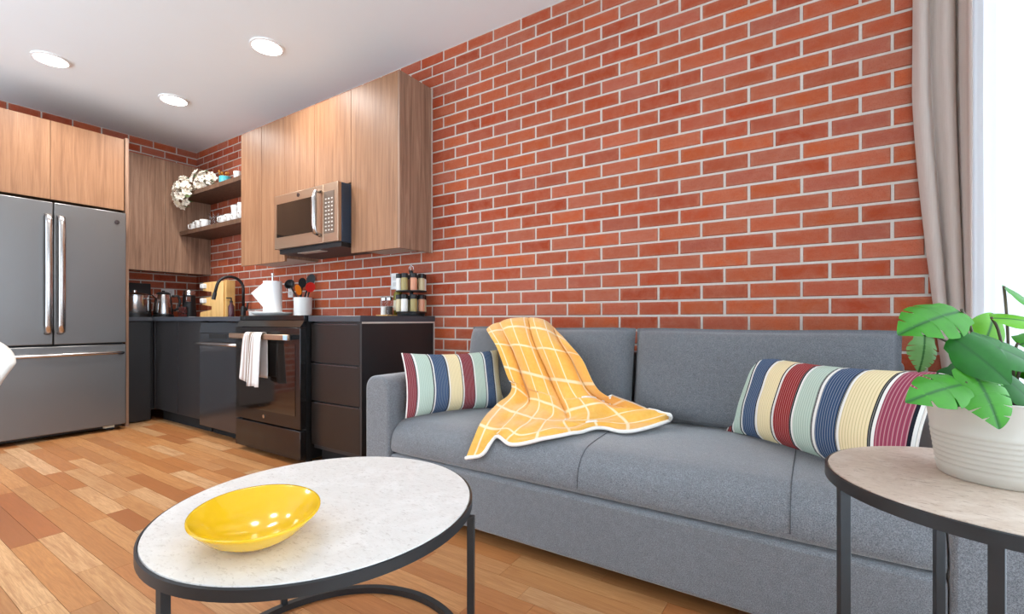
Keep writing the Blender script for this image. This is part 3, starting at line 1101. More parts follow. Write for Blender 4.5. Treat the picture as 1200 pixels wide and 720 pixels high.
# kettle
ox, oy = 0.33, -0.43
tt = thing('kettle', (ox, oy, CT), 'stainless steel electric kettle with black handle', 'kettle')
MB().lathe((ox, oy, CT), [(0.085, 0), (0.085, 0.02), (0.07, 0.026)], 24).build('power_base', 'matte_black', tt, True, angle=40)
MB().lathe((ox, oy, CT), [(0.078, 0.027), (0.08, 0.04), (0.066, 0.17), (0.056, 0.212)], 24).build('kettle_body', 'steel', tt, True, angle=40)
MB().lathe((ox, oy, CT), [(0.056, 0.213), (0.056, 0.225), (0.04, 0.237), (0.012, 0.24), (0.012, 0.252)], 24).build('lid', 'matte_black', tt, True, angle=40)
MB().tube([(ox + 0.02, oy + 0.062, CT + 0.2), (ox + 0.03, oy + 0.11, CT + 0.205), (ox + 0.035, oy + 0.125, CT + 0.16), (ox + 0.03, oy + 0.115, CT + 0.09), (ox + 0.02, oy + 0.078, CT + 0.06)], 0.012, 8).build('handle', 'matte_black', tt, True)
MB().prism([(oy - 0.05, CT + 0.17), (oy - 0.1, CT + 0.212), (oy - 0.05, CT + 0.212)], 'x', ox - 0.02, ox + 0.02).build('spout', 'steel', tt)
# stock pot
ox, oy = 0.30, -0.645
tt = thing('stock_pot', (ox, oy, CT), 'shiny steel pot on a black stand beside the refrigerator panel', 'pot')
MB().lathe((ox, oy, CT), [(0.12, 0), (0.12, 0.035), (0.11, 0.045)], 28).build('stand', 'matte_black', tt, True, angle=40)
MB().lathe((ox, oy, CT), [(0.112, 0.046), (0.116, 0.055), (0.116, 0.19), (0.12, 0.194), (0.12, 0.2)], 28).build('pot_body', 'steel', tt, True, angle=40)
MB().lathe((ox, oy, CT), [(0.119, 0.2005), (0.09, 0.218), (0.02, 0.228), (0.02, 0.245)], 28).build('lid', 'steel', tt, True, angle=40)
MB().tube([(ox + 0.09, oy + 0.075, CT + 0.165), (ox + 0.115, oy + 0.1, CT + 0.17), (ox + 0.13, oy + 0.06, CT + 0.17), (ox + 0.108, oy + 0.035, CT + 0.165)], 0.006, 8).build('handle', 'steel', tt, True)
# black tray leaning on brick
m = MB().add([(0.05, -0.80, CT), (0.07, -0.80, CT), (0.07, -0.43, CT), (0.05, -0.43, CT), (0.022, -0.80, CT + 0.33), (0.042, -0.80, CT + 0.33), (0.042, -0.43, CT + 0.33), (0.022, -0.43, CT + 0.33)],
             [(0, 3, 2, 1), (4, 5, 6, 7), (0, 1, 5, 4), (1, 2, 6, 5), (2, 3, 7, 6), (3, 0, 4, 7)])
tag(m.build('baking_tray', 'matte_black', None, bevel=0.004, origin=(0.05, -0.6, CT)), 'black baking tray leaning on brick behind the steel pot', 'tray')
# pod basket
ox, oy = 0.45, -0.315
tt = thing('pod_basket', (ox, oy, CT), 'small wire basket of dark red pods between kettle and grinder', 'basket')
for z, r in ((0.003, 0.036), (0.05, 0.042), (0.1, 0.046)):
    MB().tube([(ox + r * math.cos(2 * PI * i / 20), oy + r * math.sin(2 * PI * i / 20), CT + z) for i in range(20)], 0.002, 6, True).build('hoop', 'matte_black', tt, True)
for i in range(8):
    a = 2 * PI * i / 8
    MB().tube([(ox + 0.036 * math.cos(a), oy + 0.036 * math.sin(a), CT + 0.003), (ox + 0.046 * math.cos(a), oy + 0.046 * math.sin(a), CT + 0.1)], 0.0015, 5).build('wire', 'matte_black', tt, True)
k = 0
for i in range(5):
    for z in (0.02, 0.055, 0.085):
        a = 2 * PI * i / 5 + z * 20
        MB().lathe((ox + 0.02 * math.cos(a), oy + 0.02 * math.sin(a), CT + z - 0.014), [(0.011, 0), (0.014, 0.022), (0.014, 0.026)], 10).build('pod', 'bean', tt, True, angle=40)
# coasters
tag(MB().lathe((0.50, -0.25, CT), [(0.035, 0), (0.035, 0.006)], 20).build('coaster', 'ceramic', None, origin=(0.50, -0.25, CT)), 'small white coaster between coffee grinder and pod basket', 'coaster', 'coasters by the grinder')
tag(MB().lathe((0.52, -0.165, CT), [(0.035, 0), (0.035, 0.008)], 20).build('coaster', 'ceramic', None, origin=(0.52, -0.165, CT)), 'small white coaster between coffee grinder and bamboo stand', 'coaster', 'coasters by the grinder')
# paper towel roll + platter
ox, oy = 1.80, -0.21
tag(MB().lathe((ox, oy, CT), [(0.09, 0), (0.14, 0.022), (0.16, 0.036), (0.157, 0.038), (0.138, 0.026), (0.09, 0.0075), (0.0, 0.007)], 32, caps=False).build('platter', 'ceramic', None, True, origin=(ox, oy, CT)), 'round white platter under the paper towel roll', 'plate')
tt = thing('paper_towel_holder', (ox, oy, CT + 0.008), 'white paper towel roll on holder with one sheet flaring out', 'paper towels')
MB().lathe((ox, oy, CT + 0.0085), [(0.075, 0), (0.075, 0.008), (0.01, 0.0085), (0.007, 0.02), (0.007, 0.325), (0.012, 0.33), (0.012, 0.345), (0.005, 0.35)], 24).build('holder', 'steel', tt, True, angle=40)
MB().lathe((ox, oy, CT + 0.0175), [(0.02, 0), (0.07, 0.0), (0.07, 0.272), (0.02, 0.272)], 32, caps=False).build('roll', 'paper', tt, True, angle=40)
# flaring sheet
ca = math.atan2(CY - oy, CX - ox)
dirn = Vector((math.cos(ca), math.sin(ca), 0))
side = Vector((-math.sin(ca), math.cos(ca), 0))   # to image right is +side? handled below
q0 = proj(Vector((ox, oy, 1)))[0]
if proj(Vector((ox, oy, 1)) + side * 0.1)[0] > q0:
    side = -side
c0 = Vector((ox, oy, CT + 0.0175))
pA = c0 + side * 0.068 + dirn * 0.012
m = MB().add([pA + Vector((0, 0, 0.255)), pA + Vector((0, 0, 0.06)), pA + side * 0.085 + dirn * 0.03 + Vector((0, 0, 0.17))], [(0, 1, 2)])
o = m.build('loose_sheet', 'paper', tt)
sm = o.modifiers.new('thick', 'SOLIDIFY')
sm.thickness = 0.001
# small cups at left of platter
for i, (x, y) in enumerate(((1.49, -0.20), (1.585, -0.20))):
    tt = thing('espresso_cup', (x, y, CT), ('tiny white cup standing closest to the faucet', 'tiny white cup standing against the round platter')[i], 'cup', 'tiny cups by the platter')
    MB().lathe((x, y, CT), [(0.022, 0), (0.034, 0.012), (0.037, 0.05), (0.034, 0.05), (0.03, 0.012), (0.0, 0.008)], 20, caps=False).build('cup_body', 'ceramic', tt, True, angle=50)
    MB().tube([(x + 0.036, y, CT + 0.04), (x + 0.055, y, CT + 0.038), (x + 0.055, y, CT + 0.02), (x + 0.035, y, CT + 0.016)], 0.004, 6).build('handle', 'ceramic', tt, True)
# utensil crock
ox, oy = 2.055, -0.105
tt = thing('utensil_crock', (ox, oy, CT), 'white crock standing left of the range', 'crock')
MB().lathe((ox, oy, CT), [(0.062, 0), (0.068, 0.006), (0.07, 0.155), (0.064, 0.155), (0.062, 0.012), (0.0, 0.01)], 28, caps=False).build('crock_body', 'ceramic', tt, True, angle=40)


def utensil(name, lab, mat, dx, dy, tx, ty, h, head):
    b = Vector((ox + dx, oy + dy, CT + 0.013))
    e = Vector((ox + tx, oy + ty, CT + h))
    t_ = thing(name, b, lab, 'utensil')
    MB().tube([b, b.lerp(e, 0.5), e], 0.006, 8).build('shaft', 'matte_black', t_, True)
    d = (e - b).normalized()
    if head == 'ladle':
        m = MB()
        m.lathe((0, 0, 0), [(0.004, -0.035), (0.03, -0.025), (0.042, 0.0), (0.038, 0.0), (0.026, -0.02), (0.0, -0.03)], 16, caps=False)
        rot = Vector((0, 0, 1)).rotation_difference(Vector((0.5, -0.8, 0.35)))
        m.v = [tuple(rot @ Vector(v) + e + d * 0.03) for v in m.v]
    else:
        wd, ln, th = head
        sx = (side - d * side.dot(d)).normalized()
        nx = d.cross(sx)
        m = MB()
        vs = []
        n = 14
        for s in (-th, th):
            for i in range(n):
                a = 2 * PI * i / n
                vs.append(e + sx * wd * math.cos(a) + d * (ln + ln * 1.05 * math.sin(a)) + nx * s)
        m.add(vs, [tuple(range(n))[::-1], tuple(range(n, 2 * n))] + [(i, (i + 1) % n, n + (i + 1) % n, n + i) for i in range(n)])
    m.build('head', mat, t_, True, angle=50)


utensil('ladle', 'black ladle leaning out of the white crock toward the paper towels', 'matte_black', 0.03, 0.01, -0.1, -0.04, 0.24, 'ladle')
utensil('slotted_spoon', 'black slotted spoon leaning from the white crock', 'matte_black', 0.0, -0.03, -0.045, 0.02, 0.24, (0.03, 0.04, 0.004))
utensil('masher', 'tall black serving spoon upright in the white crock', 'matte_black', -0.02, -0.03, 0.02, 0.04, 0.26, (0.032, 0.045, 0.005))
utensil('spatula', 'red spatula in the white crock', 'red_plastic', -0.03, 0.02, 0.06, 0.015, 0.20, (0.036, 0.04, 0.004))
utensil('spoon', 'orange spoon in the white crock', 'orange_plastic', 0.0, 0.025, 0.035, -0.05, 0.175, (0.022, 0.042, 0.006))
tag(MB().lathe((1.95, -0.062, CT), [(0.04, 0), (0.045, 0.01), (0.045, 0.07), (0.04, 0.075)], 20).build('cork_jar', 'cork', None, True, origin=(1.95, -0.062, CT), angle=40), 'squat cork brown jar between paper towels and crock', 'jar')
# spice carousel
ox, oy = 3.285, -0.125
tt = thing('spice_carousel', (ox, oy, CT), 'black two-tier spice carousel at the countertop end', 'spice rack')
MB().lathe((ox, oy, CT), [(0.085, 0), (0.09, 0.012), (0.09, 0.02), (0.012, 0.022), (0.012, 0.29), (0.008, 0.3)], 24).build('stand', 'matte_black', tt, True, angle=40)
MB().tube([(ox - 0.02, oy, CT + 0.29), (ox - 0.02, oy, CT + 0.32), (ox, oy, CT + 0.335), (ox + 0.02, oy, CT + 0.32), (ox + 0.02, oy, CT + 0.29)], 0.003, 6).build('carry_loop', 'steel', tt, True)
for z in (0.024, 0.16):
    MB().lathe((ox, oy, CT + z), [(0.1, 0), (0.1, 0.006)], 24).build('tier', 'matte_black', tt)
    for i in range(8):
        a = 2 * PI * i / 8 + 0.2
        x, y = ox + 0.077 * math.cos(a), oy + 0.077 * math.sin(a)
        j_ = MB().lathe((x, y, CT + z + 0.0065), [(0.021, 0), (0.022, 0.004), (0.022, 0.072), (0.019, 0.08)], 14).build('jar', ('spice_a', 'spice_b', 'spice_c', 'salt')[(i * 3 + int(z * 50)) % 4], tt, True, angle=40)
        MB().lathe((x, y, CT + z + 0.087), [(0.022, 0), (0.022, 0.026), (0.02, 0.028)], 14).build('lid', 'matte_black', j_, True, angle=40)
# oil bottle
o_ = (3.10, -0.065, CT)
tt = thing('oil_bottle', o_, 'green olive oil bottle beside the spice carousel', 'bottle')
MB().lathe(o_, [(0.03, 0), (0.033, 0.006), (0.033, 0.15), (0.013, 0.19), (0.012, 0.225)], 18).build('bottle_body', 'oil', tt, True, angle=40)
MB().lathe((o_[0], o_[1], CT), [(0.014, 0.2255), (0.014, 0.25), (0.01, 0.252)], 14).build('cap', 'matte_black', tt, True, angle=40)
MB().lathe((o_[0], o_[1], CT), [(0.0336, 0.04), (0.0336, 0.11)], 18, caps=False).build('label', 'label_paper', tt, True)
# salt & pepper on a board
tag(B(3.035, 3.145, -0.205, -0.115, CT, CT + 0.01).build('serving_board', 'bamboo', None, bevel=0.002, origin=(3.09, -0.16, CT)), 'small wooden board under the salt and pepper shakers', 'board')
for x, c, lab in ((3.063, 'salt', 'glass shaker of white salt on the small wooden board'), (3.117, 'pepper', 'glass shaker of dark pepper on the small wooden board')):
    z = CT + 0.0105
    tt = thing('shaker', (x, -0.16, z), lab, 'shaker', 'salt and pepper pair')
    MB().lathe((x, -0.16, z), [(0.022, 0), (0.02, 0.055)], 14).build('contents', c, tt, True, angle=40)
    MB().lathe((x, -0.16, z), [(0.0225, 0.0), (0.0195, 0.056), (0.019, 0.095)], 14, caps=False).build('glass_wall', 'glass', tt, True)
    MB().lathe((x, -0.16, z), [(0.02, 0.0955), (0.02, 0.115), (0.012, 0.122)], 14).build('cap', 'steel', tt, True, angle=40)


# outlets
def outlet(p, axis, lab):
    tt = thing('wall_outlet', p, lab, 'outlet', 'white wall outlets')
    x, y, z = p
    if axis == 'y':
        B(x - 0.035, x + 0.035, y - 0.006, y, z - 0.057, z + 0.057).build('cover_plate', 'white_paint', tt, bevel=0.002)
        for dz in (-0.022, 0.022):
            B(x - 0.016, x + 0.016, y - 0.0075, y - 0.0062, z + dz - 0.014, z + dz + 0.014).build('socket', 'ceramic', tt)
    else:
        B(x, x + 0.006, y - 0.057, y + 0.057, z - 0.035, z + 0.035).build('cover_plate', 'white_paint', tt, bevel=0.002)
        for dz in (-0.022, 0.022):
            B(x + 0.0062, x + 0.0075, y + dz - 0.014, y + dz + 0.014, z - 0.016, z + 0.016).build('socket', 'ceramic', tt)


p = on_y(341, 341, -0.015)
outlet((p.x, -0.015, p.z), 'y', 'white wall outlet on brick behind the crock')
p = on_y(463, 330, -0.015)
outlet((p.x, -0.015, p.z), 'y', 'white wall outlet on brick behind the oil bottle')
p = on_x(196.5, 343, 0.016)
outlet((0.016, p.y, p.z), 'x', 'white wall outlet on brick above the kettle')

# ------------------------------------------------------------------ shelf things
SZ = 2.1025
ox, oy = 0.60, -0.20
tt = thing('flower_arrangement', (ox, oy, SZ), 'trailing bunch of cream artificial flowers on the upper shelf', 'flowers')
MB().lathe((ox, oy, SZ), [(0.04, 0), (0.05, 0.05), (0.045, 0.07)], 16).build('vase', 'ceramic', tt, True, angle=40)
rf = random.Random(5)
fm = bpy.data.meshes.new('blossom')
bmx = bmesh.new()
for k in range(5):
    a = 2 * PI * k / 5
    vs = [bmx.verts.new((0.004 * math.cos(a + d), 0.004 * math.sin(a + d), 0)) for d in (-0.5, 0.5)]
    vs += [bmx.verts.new((r * math.cos(a + d), r * math.sin(a + d), h)) for r, d, h in ((0.018, 0.55, 0.006), (0.026, 0.0, 0.008), (0.018, -0.55, 0.006))]
    bmx.faces.new(vs)
bmx.to_mesh(fm)
bmx.free()
fm.materials.append(MAT['flower'])
lm = bpy.data.meshes.new('sprig_leaf')
lm.from_pydata([(0, 0, 0), (0.018, 0.012, 0.004), (0.045, 0, 0), (0.018, -0.012, 0.004)], [], [(0, 1, 2, 3)])
lm.materials.append(MAT['flower_leaf'])
n = 0
while n < 190:
    u_, v_, w_ = rf.gauss(0, 1), rf.gauss(0, 1), rf.gauss(0, 1)
    L_ = math.sqrt(u_ * u_ + v_ * v_ + w_ * w_)
    L_ /= rf.uniform(0.35, 1.0) ** 0.5
    u_, v_, w_ = u_ / L_, v_ / L_, w_ / L_
    if n < 110:
        c = Vector((ox + 0.20 * u_, oy + 0.11 * v_ - 0.01, SZ + 0.10 + 0.10 * w_))
        if c.z < SZ + 0.012 and c.y > -0.31:
            continue
    else:
        c = Vector((ox - 0.08 + 0.12 * u_, oy - 0.16 + 0.05 * v_, SZ - 0.02 + 0.15 * w_))
        if c.y > -0.318 and c.z < SZ + 0.012:
            continue
    if c.x < 0.355 or c.y > -0.05:
        continue
    o = bpy.data.objects.new('blossom', fm if n % 5 else lm)
    if n % 5 == 0:
        o.name = 'sprig_leaf'
    COL.objects.link(o)
    o.parent = tt
    o.location = c - wloc(tt)
    o.rotation_euler = Vector((u_, v_ - 0.4, w_)).to_track_quat('Z', 'Y').to_euler()
    s = rf.uniform(1.0, 1.45)
    o.scale = (s, s, s)
    n += 1
for i in range(7):
    a = rf.uniform(0, 6.28)
    MB().tube([(ox, oy, SZ + 0.06), (ox + 0.06 * math.cos(a), oy + 0.05 * math.sin(a) - 0.02, SZ + 0.12), (ox + 0.13 * math.cos(a), oy + 0.08 * math.sin(a) - 0.02, SZ + 0.09)], 0.002, 5).build('stalk', 'flower_leaf', tt, True)
p = on_y(264, 206, -0.2)
tt = thing('candle_jar', (p.x, -0.2, SZ), 'teal patterned glass candle jar on the upper shelf', 'jar')
MB().lathe((p.x, -0.2, SZ), [(0.045, 0), (0.05, 0.006), (0.05, 0.085), (0.046, 0.085), (0.044, 0.06), (0.0, 0.058)], 20, caps=False).build('jar_glass', 'teal_glass', tt, True, angle=40)
MB().lathe((p.x, -0.2, SZ), [(0.043, 0.0605), (0.043, 0.068)], 20).build('wax', 'ceramic', tt)
p = on_y(262, 195, -0.09)
tt = thing('amber_vase', (p.x, -0.09, SZ), 'amber glass vase with dried stems behind the teal jar', 'vase')
MB().lathe((p.x, -0.09, SZ), [(0.03, 0), (0.042, 0.03), (0.04, 0.07), (0.02, 0.1), (0.025, 0.115)], 18).build('vase_body', 'amber', tt, True, angle=50)
for i in range(7):
    a = i * 0.9
    tip = Vector((p.x + 0.05 * math.cos(a), -0.09 + 0.035 * math.sin(a), SZ + 0.18 + 0.01 * (i % 3)))
    s_ = MB().tube([(p.x, -0.09, SZ + 0.1), tip], 0.0018, 5).build('dried_stem', 'amber', tt, True)
    MB().lathe(tip, [(0.004, -0.008), (0.012, 0.0), (0.01, 0.012), (0.002, 0.018)], 8).build('seed_head', 'amber', s_, True)
p = on_y(279.5, 204, -0.2)
tag(MB().lathe((p.x, -0.2, SZ), [(0.03, 0), (0.035, 0.005), (0.04, 0.09), (0.036, 0.09), (0.031, 0.008), (0.0, 0.006)], 20, caps=False).build('tumbler', 'ceramic', None, True, origin=(p.x, -0.2, SZ), angle=40), 'plain white tumbler at the end of the upper shelf', 'cup')
SZ = 1.7455


def cup(x, y, z, r, h, name, lab, grp, mat='ceramic', handle=False):
    tt = thing(name, (x, y, z), lab, 'cup' if mat != 'glass' else 'glass', grp)
    MB().lathe((x, y, z), [(r * 0.75, 0), (r * 0.9, 0.006), (r, h), (r * 0.9, h), (r * 0.8, 0.01), (0.0, 0.008)], 18, caps=False).build('cup_body', mat, tt, True, angle=50)
    if handle:
        MB().tube([(x + r * 0.3, y - r * 0.9, z + h * 0.8), (x + r * 0.45, y - r * 1.5, z + h * 0.75), (x + r * 0.45, y - r * 1.5, z + h * 0.35), (x + r * 0.3, y - r * 0.85, z + h * 0.25)], 0.005, 6).build('handle', mat, tt, True)


for xx, h, lab in ((0.43, 0.075, 'short white mug closest to the walnut cabinet on the lower shelf'), (0.53, 0.095, 'tall white mug between short mug and another tall mug'), (0.63, 0.095, 'tall white mug standing against the clear glasses')):
    cup(xx, -0.2, SZ, 0.046, h, 'mug', lab, 'white mugs at the walnut end', handle=True)
for i, (xx, yy) in enumerate(((0.70, -0.11), (0.77, -0.11), (0.735, -0.19), (0.84, -0.11), (0.815, -0.19), (0.905, -0.11), (0.89, -0.19))):
    cup(xx, yy, SZ, 0.032, 0.135 if i < 3 else 0.125, 'drinking_glass', 'tall clear drinking glass beside the mugs at the walnut end' if i < 3 else 'shorter clear drinking glass toward the oak end of the lower shelf', 'glasses on the lower shelf', 'glass')
for xx, yy, h, lab in ((1.0, -0.2, 0.08, 'white mug right after the clear glasses toward the oak cabinet'), (1.1, -0.2, 0.085, 'white mug, second from the glasses toward the oak cabinet'), (1.21, -0.2, 0.075, 'white mug under a stacked mug, farthest from the oak cabinet'),
                       (1.32, -0.2, 0.085, 'white mug under a stacked mug, middle pair of the oak end'), (1.43, -0.2, 0.08, 'white mug under a stacked mug against the oak cabinet')):
    cup(xx, yy, SZ, 0.046, h, 'mug', lab, 'white mugs at the oak cabinet end', handle=True)
for xx, hz, lab in ((1.21, 0.0755, 'upper white mug of the stack farthest from the oak cabinet'), (1.32, 0.0855, 'upper white mug of the middle stack at the oak end'), (1.43, 0.0805, 'upper white mug of the stack against the oak cabinet')):
    cup(xx, -0.2, SZ + hz, 0.044, 0.075, 'mug', lab, 'stacked white mugs')

# ------------------------------------------------------------------ dining chair at the picture edge
tt = thing('dining_chair', (2.275, -2.10, 0), 'cream upholstered shell dining chair facing away from the refrigerator', 'chair')
cxx, cyy = 2.275, -2.10


def shell(u, v, off=0.0):
    # u around the back (-1..1), v up from the seat
    a = (u - 0.5) * 2 * R(100)
    r = 0.215 + 0.10 * v ** 1.3 + off
    hgt = 0.46 + (0.40 * (1 - 0.45 * abs(2 * u - 1) ** 2.2)) * v
    return (cxx - 0.04 + r * math.cos(a) * -1.0, cyy + r * math.sin(a) * 1.02, hgt)


m = MB()
m.grid(lambda u, v: shell(u, v, 0.0), 28, 10)
m.grid(lambda u, v: shell(u, v, 0.035), 28, 10, True)
nu = 29
b2 = nu * 11
for i in range(28):
    for r0 in (0, 10 * nu):
        m.f.append((r0 + i, r0 + i + 1, b2 + r0 + i + 1, b2 + r0 + i))
for j in range(10):
    for c0_ in (0, 28):
        m.f.append((j * nu + c0_, (j + 1) * nu + c0_, b2 + (j + 1) * nu + c0_, b2 + j * nu + c0_))
m.build('backrest', 'chair_fabric', tt, True, sub=1)
MB().lathe((cxx, cyy, 0), [(0.16, 0.38), (0.225, 0.395), (0.24, 0.43), (0.225, 0.475), (0.1, 0.487), (0.0, 0.489)], 28, caps=False).build('seat', 'chair_fabric', tt, True)
for sx in (-1, 1):
    for sy in (-1, 1):
        MB().tube([(cxx + sx * 0.13, cyy + sy * 0.13, 0.384), (cxx + sx * 0.2, cyy + sy * 0.2, 0.0)], [0.018, 0.011], 10).build('leg', 'chair_wood', tt, True)

# ------------------------------------------------------------------ sofa
SX0, SX1, SYF, SYB = 3.725, 5.93, -0.86, -0.105
tt = thing('sofa', ((SX0 + SX1) / 2, -0.5, 0), 'long charcoal grey fabric sofa against the brick wall', 'sofa')
AX0, AX1 = 3.885, 5.782


def arm(xa, xb):
    hw = (xb - xa) / 2
    xm = (xa + xb) / 2
    pts = [(xa, 0.05), (xb, 0.05)]
    rr = 0.062
    for i in range(9):
        a = PI / 2 * i / 8
        pts.append((xb - rr + rr * math.cos(a), 0.628 - rr + rr * math.sin(a)))
    for i in range(9):
        a = PI / 2 + PI / 2 * i / 8
        pts.append((xa + rr + rr * math.cos(a), 0.628 - rr + rr * math.sin(a)))
    return MB().prism(pts, 'y', SYF, SYB)


arm(SX0, AX0 - 0.003).build('armrest', 'sofa_grey', tt, bevel=0.012, seg=3)
arm(AX1 + 0.003, SX1).build('armrest', 'sofa_grey', tt, bevel=0.012, seg=3)
B(AX0, AX1, SYF + 0.003, SYB - 0.01, 0.05, 0.276).build('base', 'sofa_grey', tt, bevel=0.015, seg=3)
B(AX0 + 0.001, AX1 - 0.001, -0.19, SYB, 0.281, 0.74).build('back_frame', 'sofa_back', tt, bevel=0.02, seg=3)


def seat_fn():
    # rounded front roll profile (y,z)
    pr_ = [(-0.195, 0.283), (-0.195, 0.452), (-0.45, 0.449), (-0.70, 0.436)]
    for i in range(1, 9):
        a = PI / 2 * i / 8
        pr_.append((-0.74 - 0.115 * math.sin(a), 0.33 + 0.102 * math.cos(a)))
    pr_ += [(-0.858, 0.305), (-0.85, 0.288), (-0.84, 0.283)]
    return pr_


m = MB()
pr_ = seat_fn()
N = 40
x0_, x1_ = AX0 + 0.002, AX1 - 0.002
for i in range(N + 1):
    u = i / N
    e = min(u, 1 - u) * (x1_ - x0_)
    k = 1 - 0.03 * max(0, 1 - e / 0.05) ** 2
    for (y, z) in pr_:
        m.v.append((x0_ + u * (x1_ - x0_), -0.5 + (y + 0.5) * (1 - 0.02 * (1 - k) / 0.03), 0.283 + (z - 0.283) * k))
n = len(pr_)
for i in range(N):
    for j in range(n):
        l = (j + 1) % n
        m.f.append((i * n + j, i * n + l, (i + 1) * n + l, (i + 1) * n + j))
m.f.append(tuple(range(n)))
m.f.append(tuple(range(N * n, (N + 1) * n))[::-1])
st = m.build('seat_cushion', 'sofa_grey', tt, True, angle=60)
for px_ in (926, 676):
    xx = on_y(px_, 600, -0.86).x
    MB().tube([(xx, y - (0.0015 if y < -0.73 else 0), z + 0.0012) for y, z in pr_[2:-2]], 0.0011, 5).build('stitch_line', 'seam', st, True)


def back_cushion(xa, xb, seed):
    m = MB()
    nu_, nv_ = 36, 20
    H = 0.40
    rn = Vector((seed * 7.1, 3.3, 1.7))

    def fn(sgn):
        def f(u, v):
            a, b = 2 * u - 1, 2 * v - 1
            th = 0.088 * max(0.0, (1 - abs(a) ** 5)) ** 0.4 * max(0.0, (1 - abs(b) ** 4.5)) ** 0.45
            if sgn > 0:
                th += 0.012 * noise.noise(Vector((u * 5, v * 3, 0)) + rn) * (1 - abs(a) ** 4) * (1 - abs(b) ** 4)
            x = (xa + xb) / 2 + a * (xb - xa) / 2 * (1 - 0.012 * (1 - b * b))
            zc = 0.455 + v * H * (1 - 0.018 * abs(a) ** 6) - 0.006 * math.cos(a * 2) * (1 if v > 0.9 else 0)
            yc = -0.305 + 0.065 * v
            return (x, yc - sgn * th, zc + sgn * th * 0.12)
        return f
    m.grid(fn(1), nu_, nv_)
    m.grid(fn(-1), nu_, nv_, True)
    o = m.build('back_cushion', 'sofa_back', tt, True)
    bm = bmesh.new()
    bm.from_mesh(o.data)
    bmesh.ops.remove_doubles(bm, verts=bm.verts, dist=0.0008)
    bm.to_mesh(o.data)
    bm.free()
    return o


back_cushion(AX0 + 0.004, 4.828, 1)
back_cushion(4.832, 5.768, 2)
for x in (SX0 + 0.1, SX1 - 0.1, 4.85):
    for y in (SYF + 0.12, SYB - 0.1):
        MB().lathe((x, y, 0), [(0.02, 0), (0.026, 0.0495)], 12).build('foot', 'matte_black', tt, True, angle=40)


# ------------------------------------------------------------------ pillows
def pillow(name, mat, lab, p0, dir_deg, length, height, thick, lean_deg, roll_deg=0.0, grp=None):
    # p0: bottom corner at u=0; face normal points to camera side
    d = Vector((math.cos(R(dir_deg)), math.sin(R(dir_deg)), 0))
    nrm = Vector((d.y, -d.x, 0))
    up = Vector((0, 0, 1)) * math.cos(R(lean_deg)) - nrm * math.sin(R(lean_deg))
    nf = nrm * math.cos(R(lean_deg)) + Vector((0, 0, 1)) * math.sin(R(lean_deg))
    rot = Matrix.Rotation(R(roll_deg), 3, nf)
    d2, up2 = rot @ d, rot @ up
    m = MB()
    nu_, nv_ = 48, 26
    tt = thing(name, p0 + d * length * 0.5, lab, 'pillow', grp)

    def fn(sgn):
        def f(u, v):
            a, b = 2 * u - 1, 2 * v - 1
            th = thick / 2 * max(0.0, 1 - abs(a) ** 3.0) ** 0.62 * max(0.0, 1 - abs(b) ** 2.6) ** 0.6
            px_ = a * (1 - 0.06 * (1 - b * b)) * length / 2
            py_ = b * (1 - 0.10 * (1 - a * a)) * height / 2
            q = p0 + d * length / 2 + up * height / 2 * 1.0
            wr = 0.004 * noise.noise(Vector((u * 9, v * 4, sgn))) * (1 - a ** 4) * (1 - b ** 4)
            return q + d2 * px_ + up2 * py_ + nf * (sgn * th + wr)
        return f
    m.grid(fn(1), nu_, nv_)
    m.grid(fn(-1), nu_, nv_, True)
    K = (nu_ + 1) * (nv_ + 1)
    m.build('cover', mat, tt, True, uvfn=lambda i: (((i % K) % (nu_ + 1)) / nu_, ((i % K) // (nu_ + 1)) / nv_))
    F = fn(0)
    for uu in (0.0, 1.0):
        MB().tube([F(uu, v / 16) for v in range(17)], 0.0035, 6).build('edge_piping', 'fleece', tt, True)
    return tt


pillow('throw_pillow', 'pillow_a', 'striped lumbar pillow leaning on the sofa arm near the kitchen', Vector((3.958, -0.825, 0.442)), 63, 0.515, 0.30, 0.13, 12, 0)
pillow('throw_pillow', 'pillow_b', 'striped lumbar pillow leaning in the sofa corner by the curtain', Vector((5.222, -0.325, 0.45)), -43, 0.69, 0.32, 0.15, 18, 0)


# ------------------------------------------------------------------ throw blanket
def seat_h(Y):
    if Y > -0.45:
        return 0.451
    if Y > -0.72:
        return 0.451 - 0.016 * (-0.45 - Y) / 0.27
    if Y > -0.868:
        return 0.325 + 0.11 * math.sqrt(max(0, 1 - ((-0.72 - Y) / 0.148) ** 2))
    return -1


def cush_y(z):
    if z < 0.7:
        return -0.405 + 0.03 * (z - 0.455) / 0.25
    return -0.375 + 0.135 * min(1.2, (z - 0.7) / 0.17) ** 2.5


def hit(x, y, lift):
    d = ray(x, y)
    s = 1.0
    while s < 4:
        p = CAMP + d * s
        if p.z - lift < seat_h(p.y) or p.y + lift > cush_y(p.z) and p.z < 0.9:
            return p
        if p.y > -0.15:
            return p
        s += 0.002
    return p


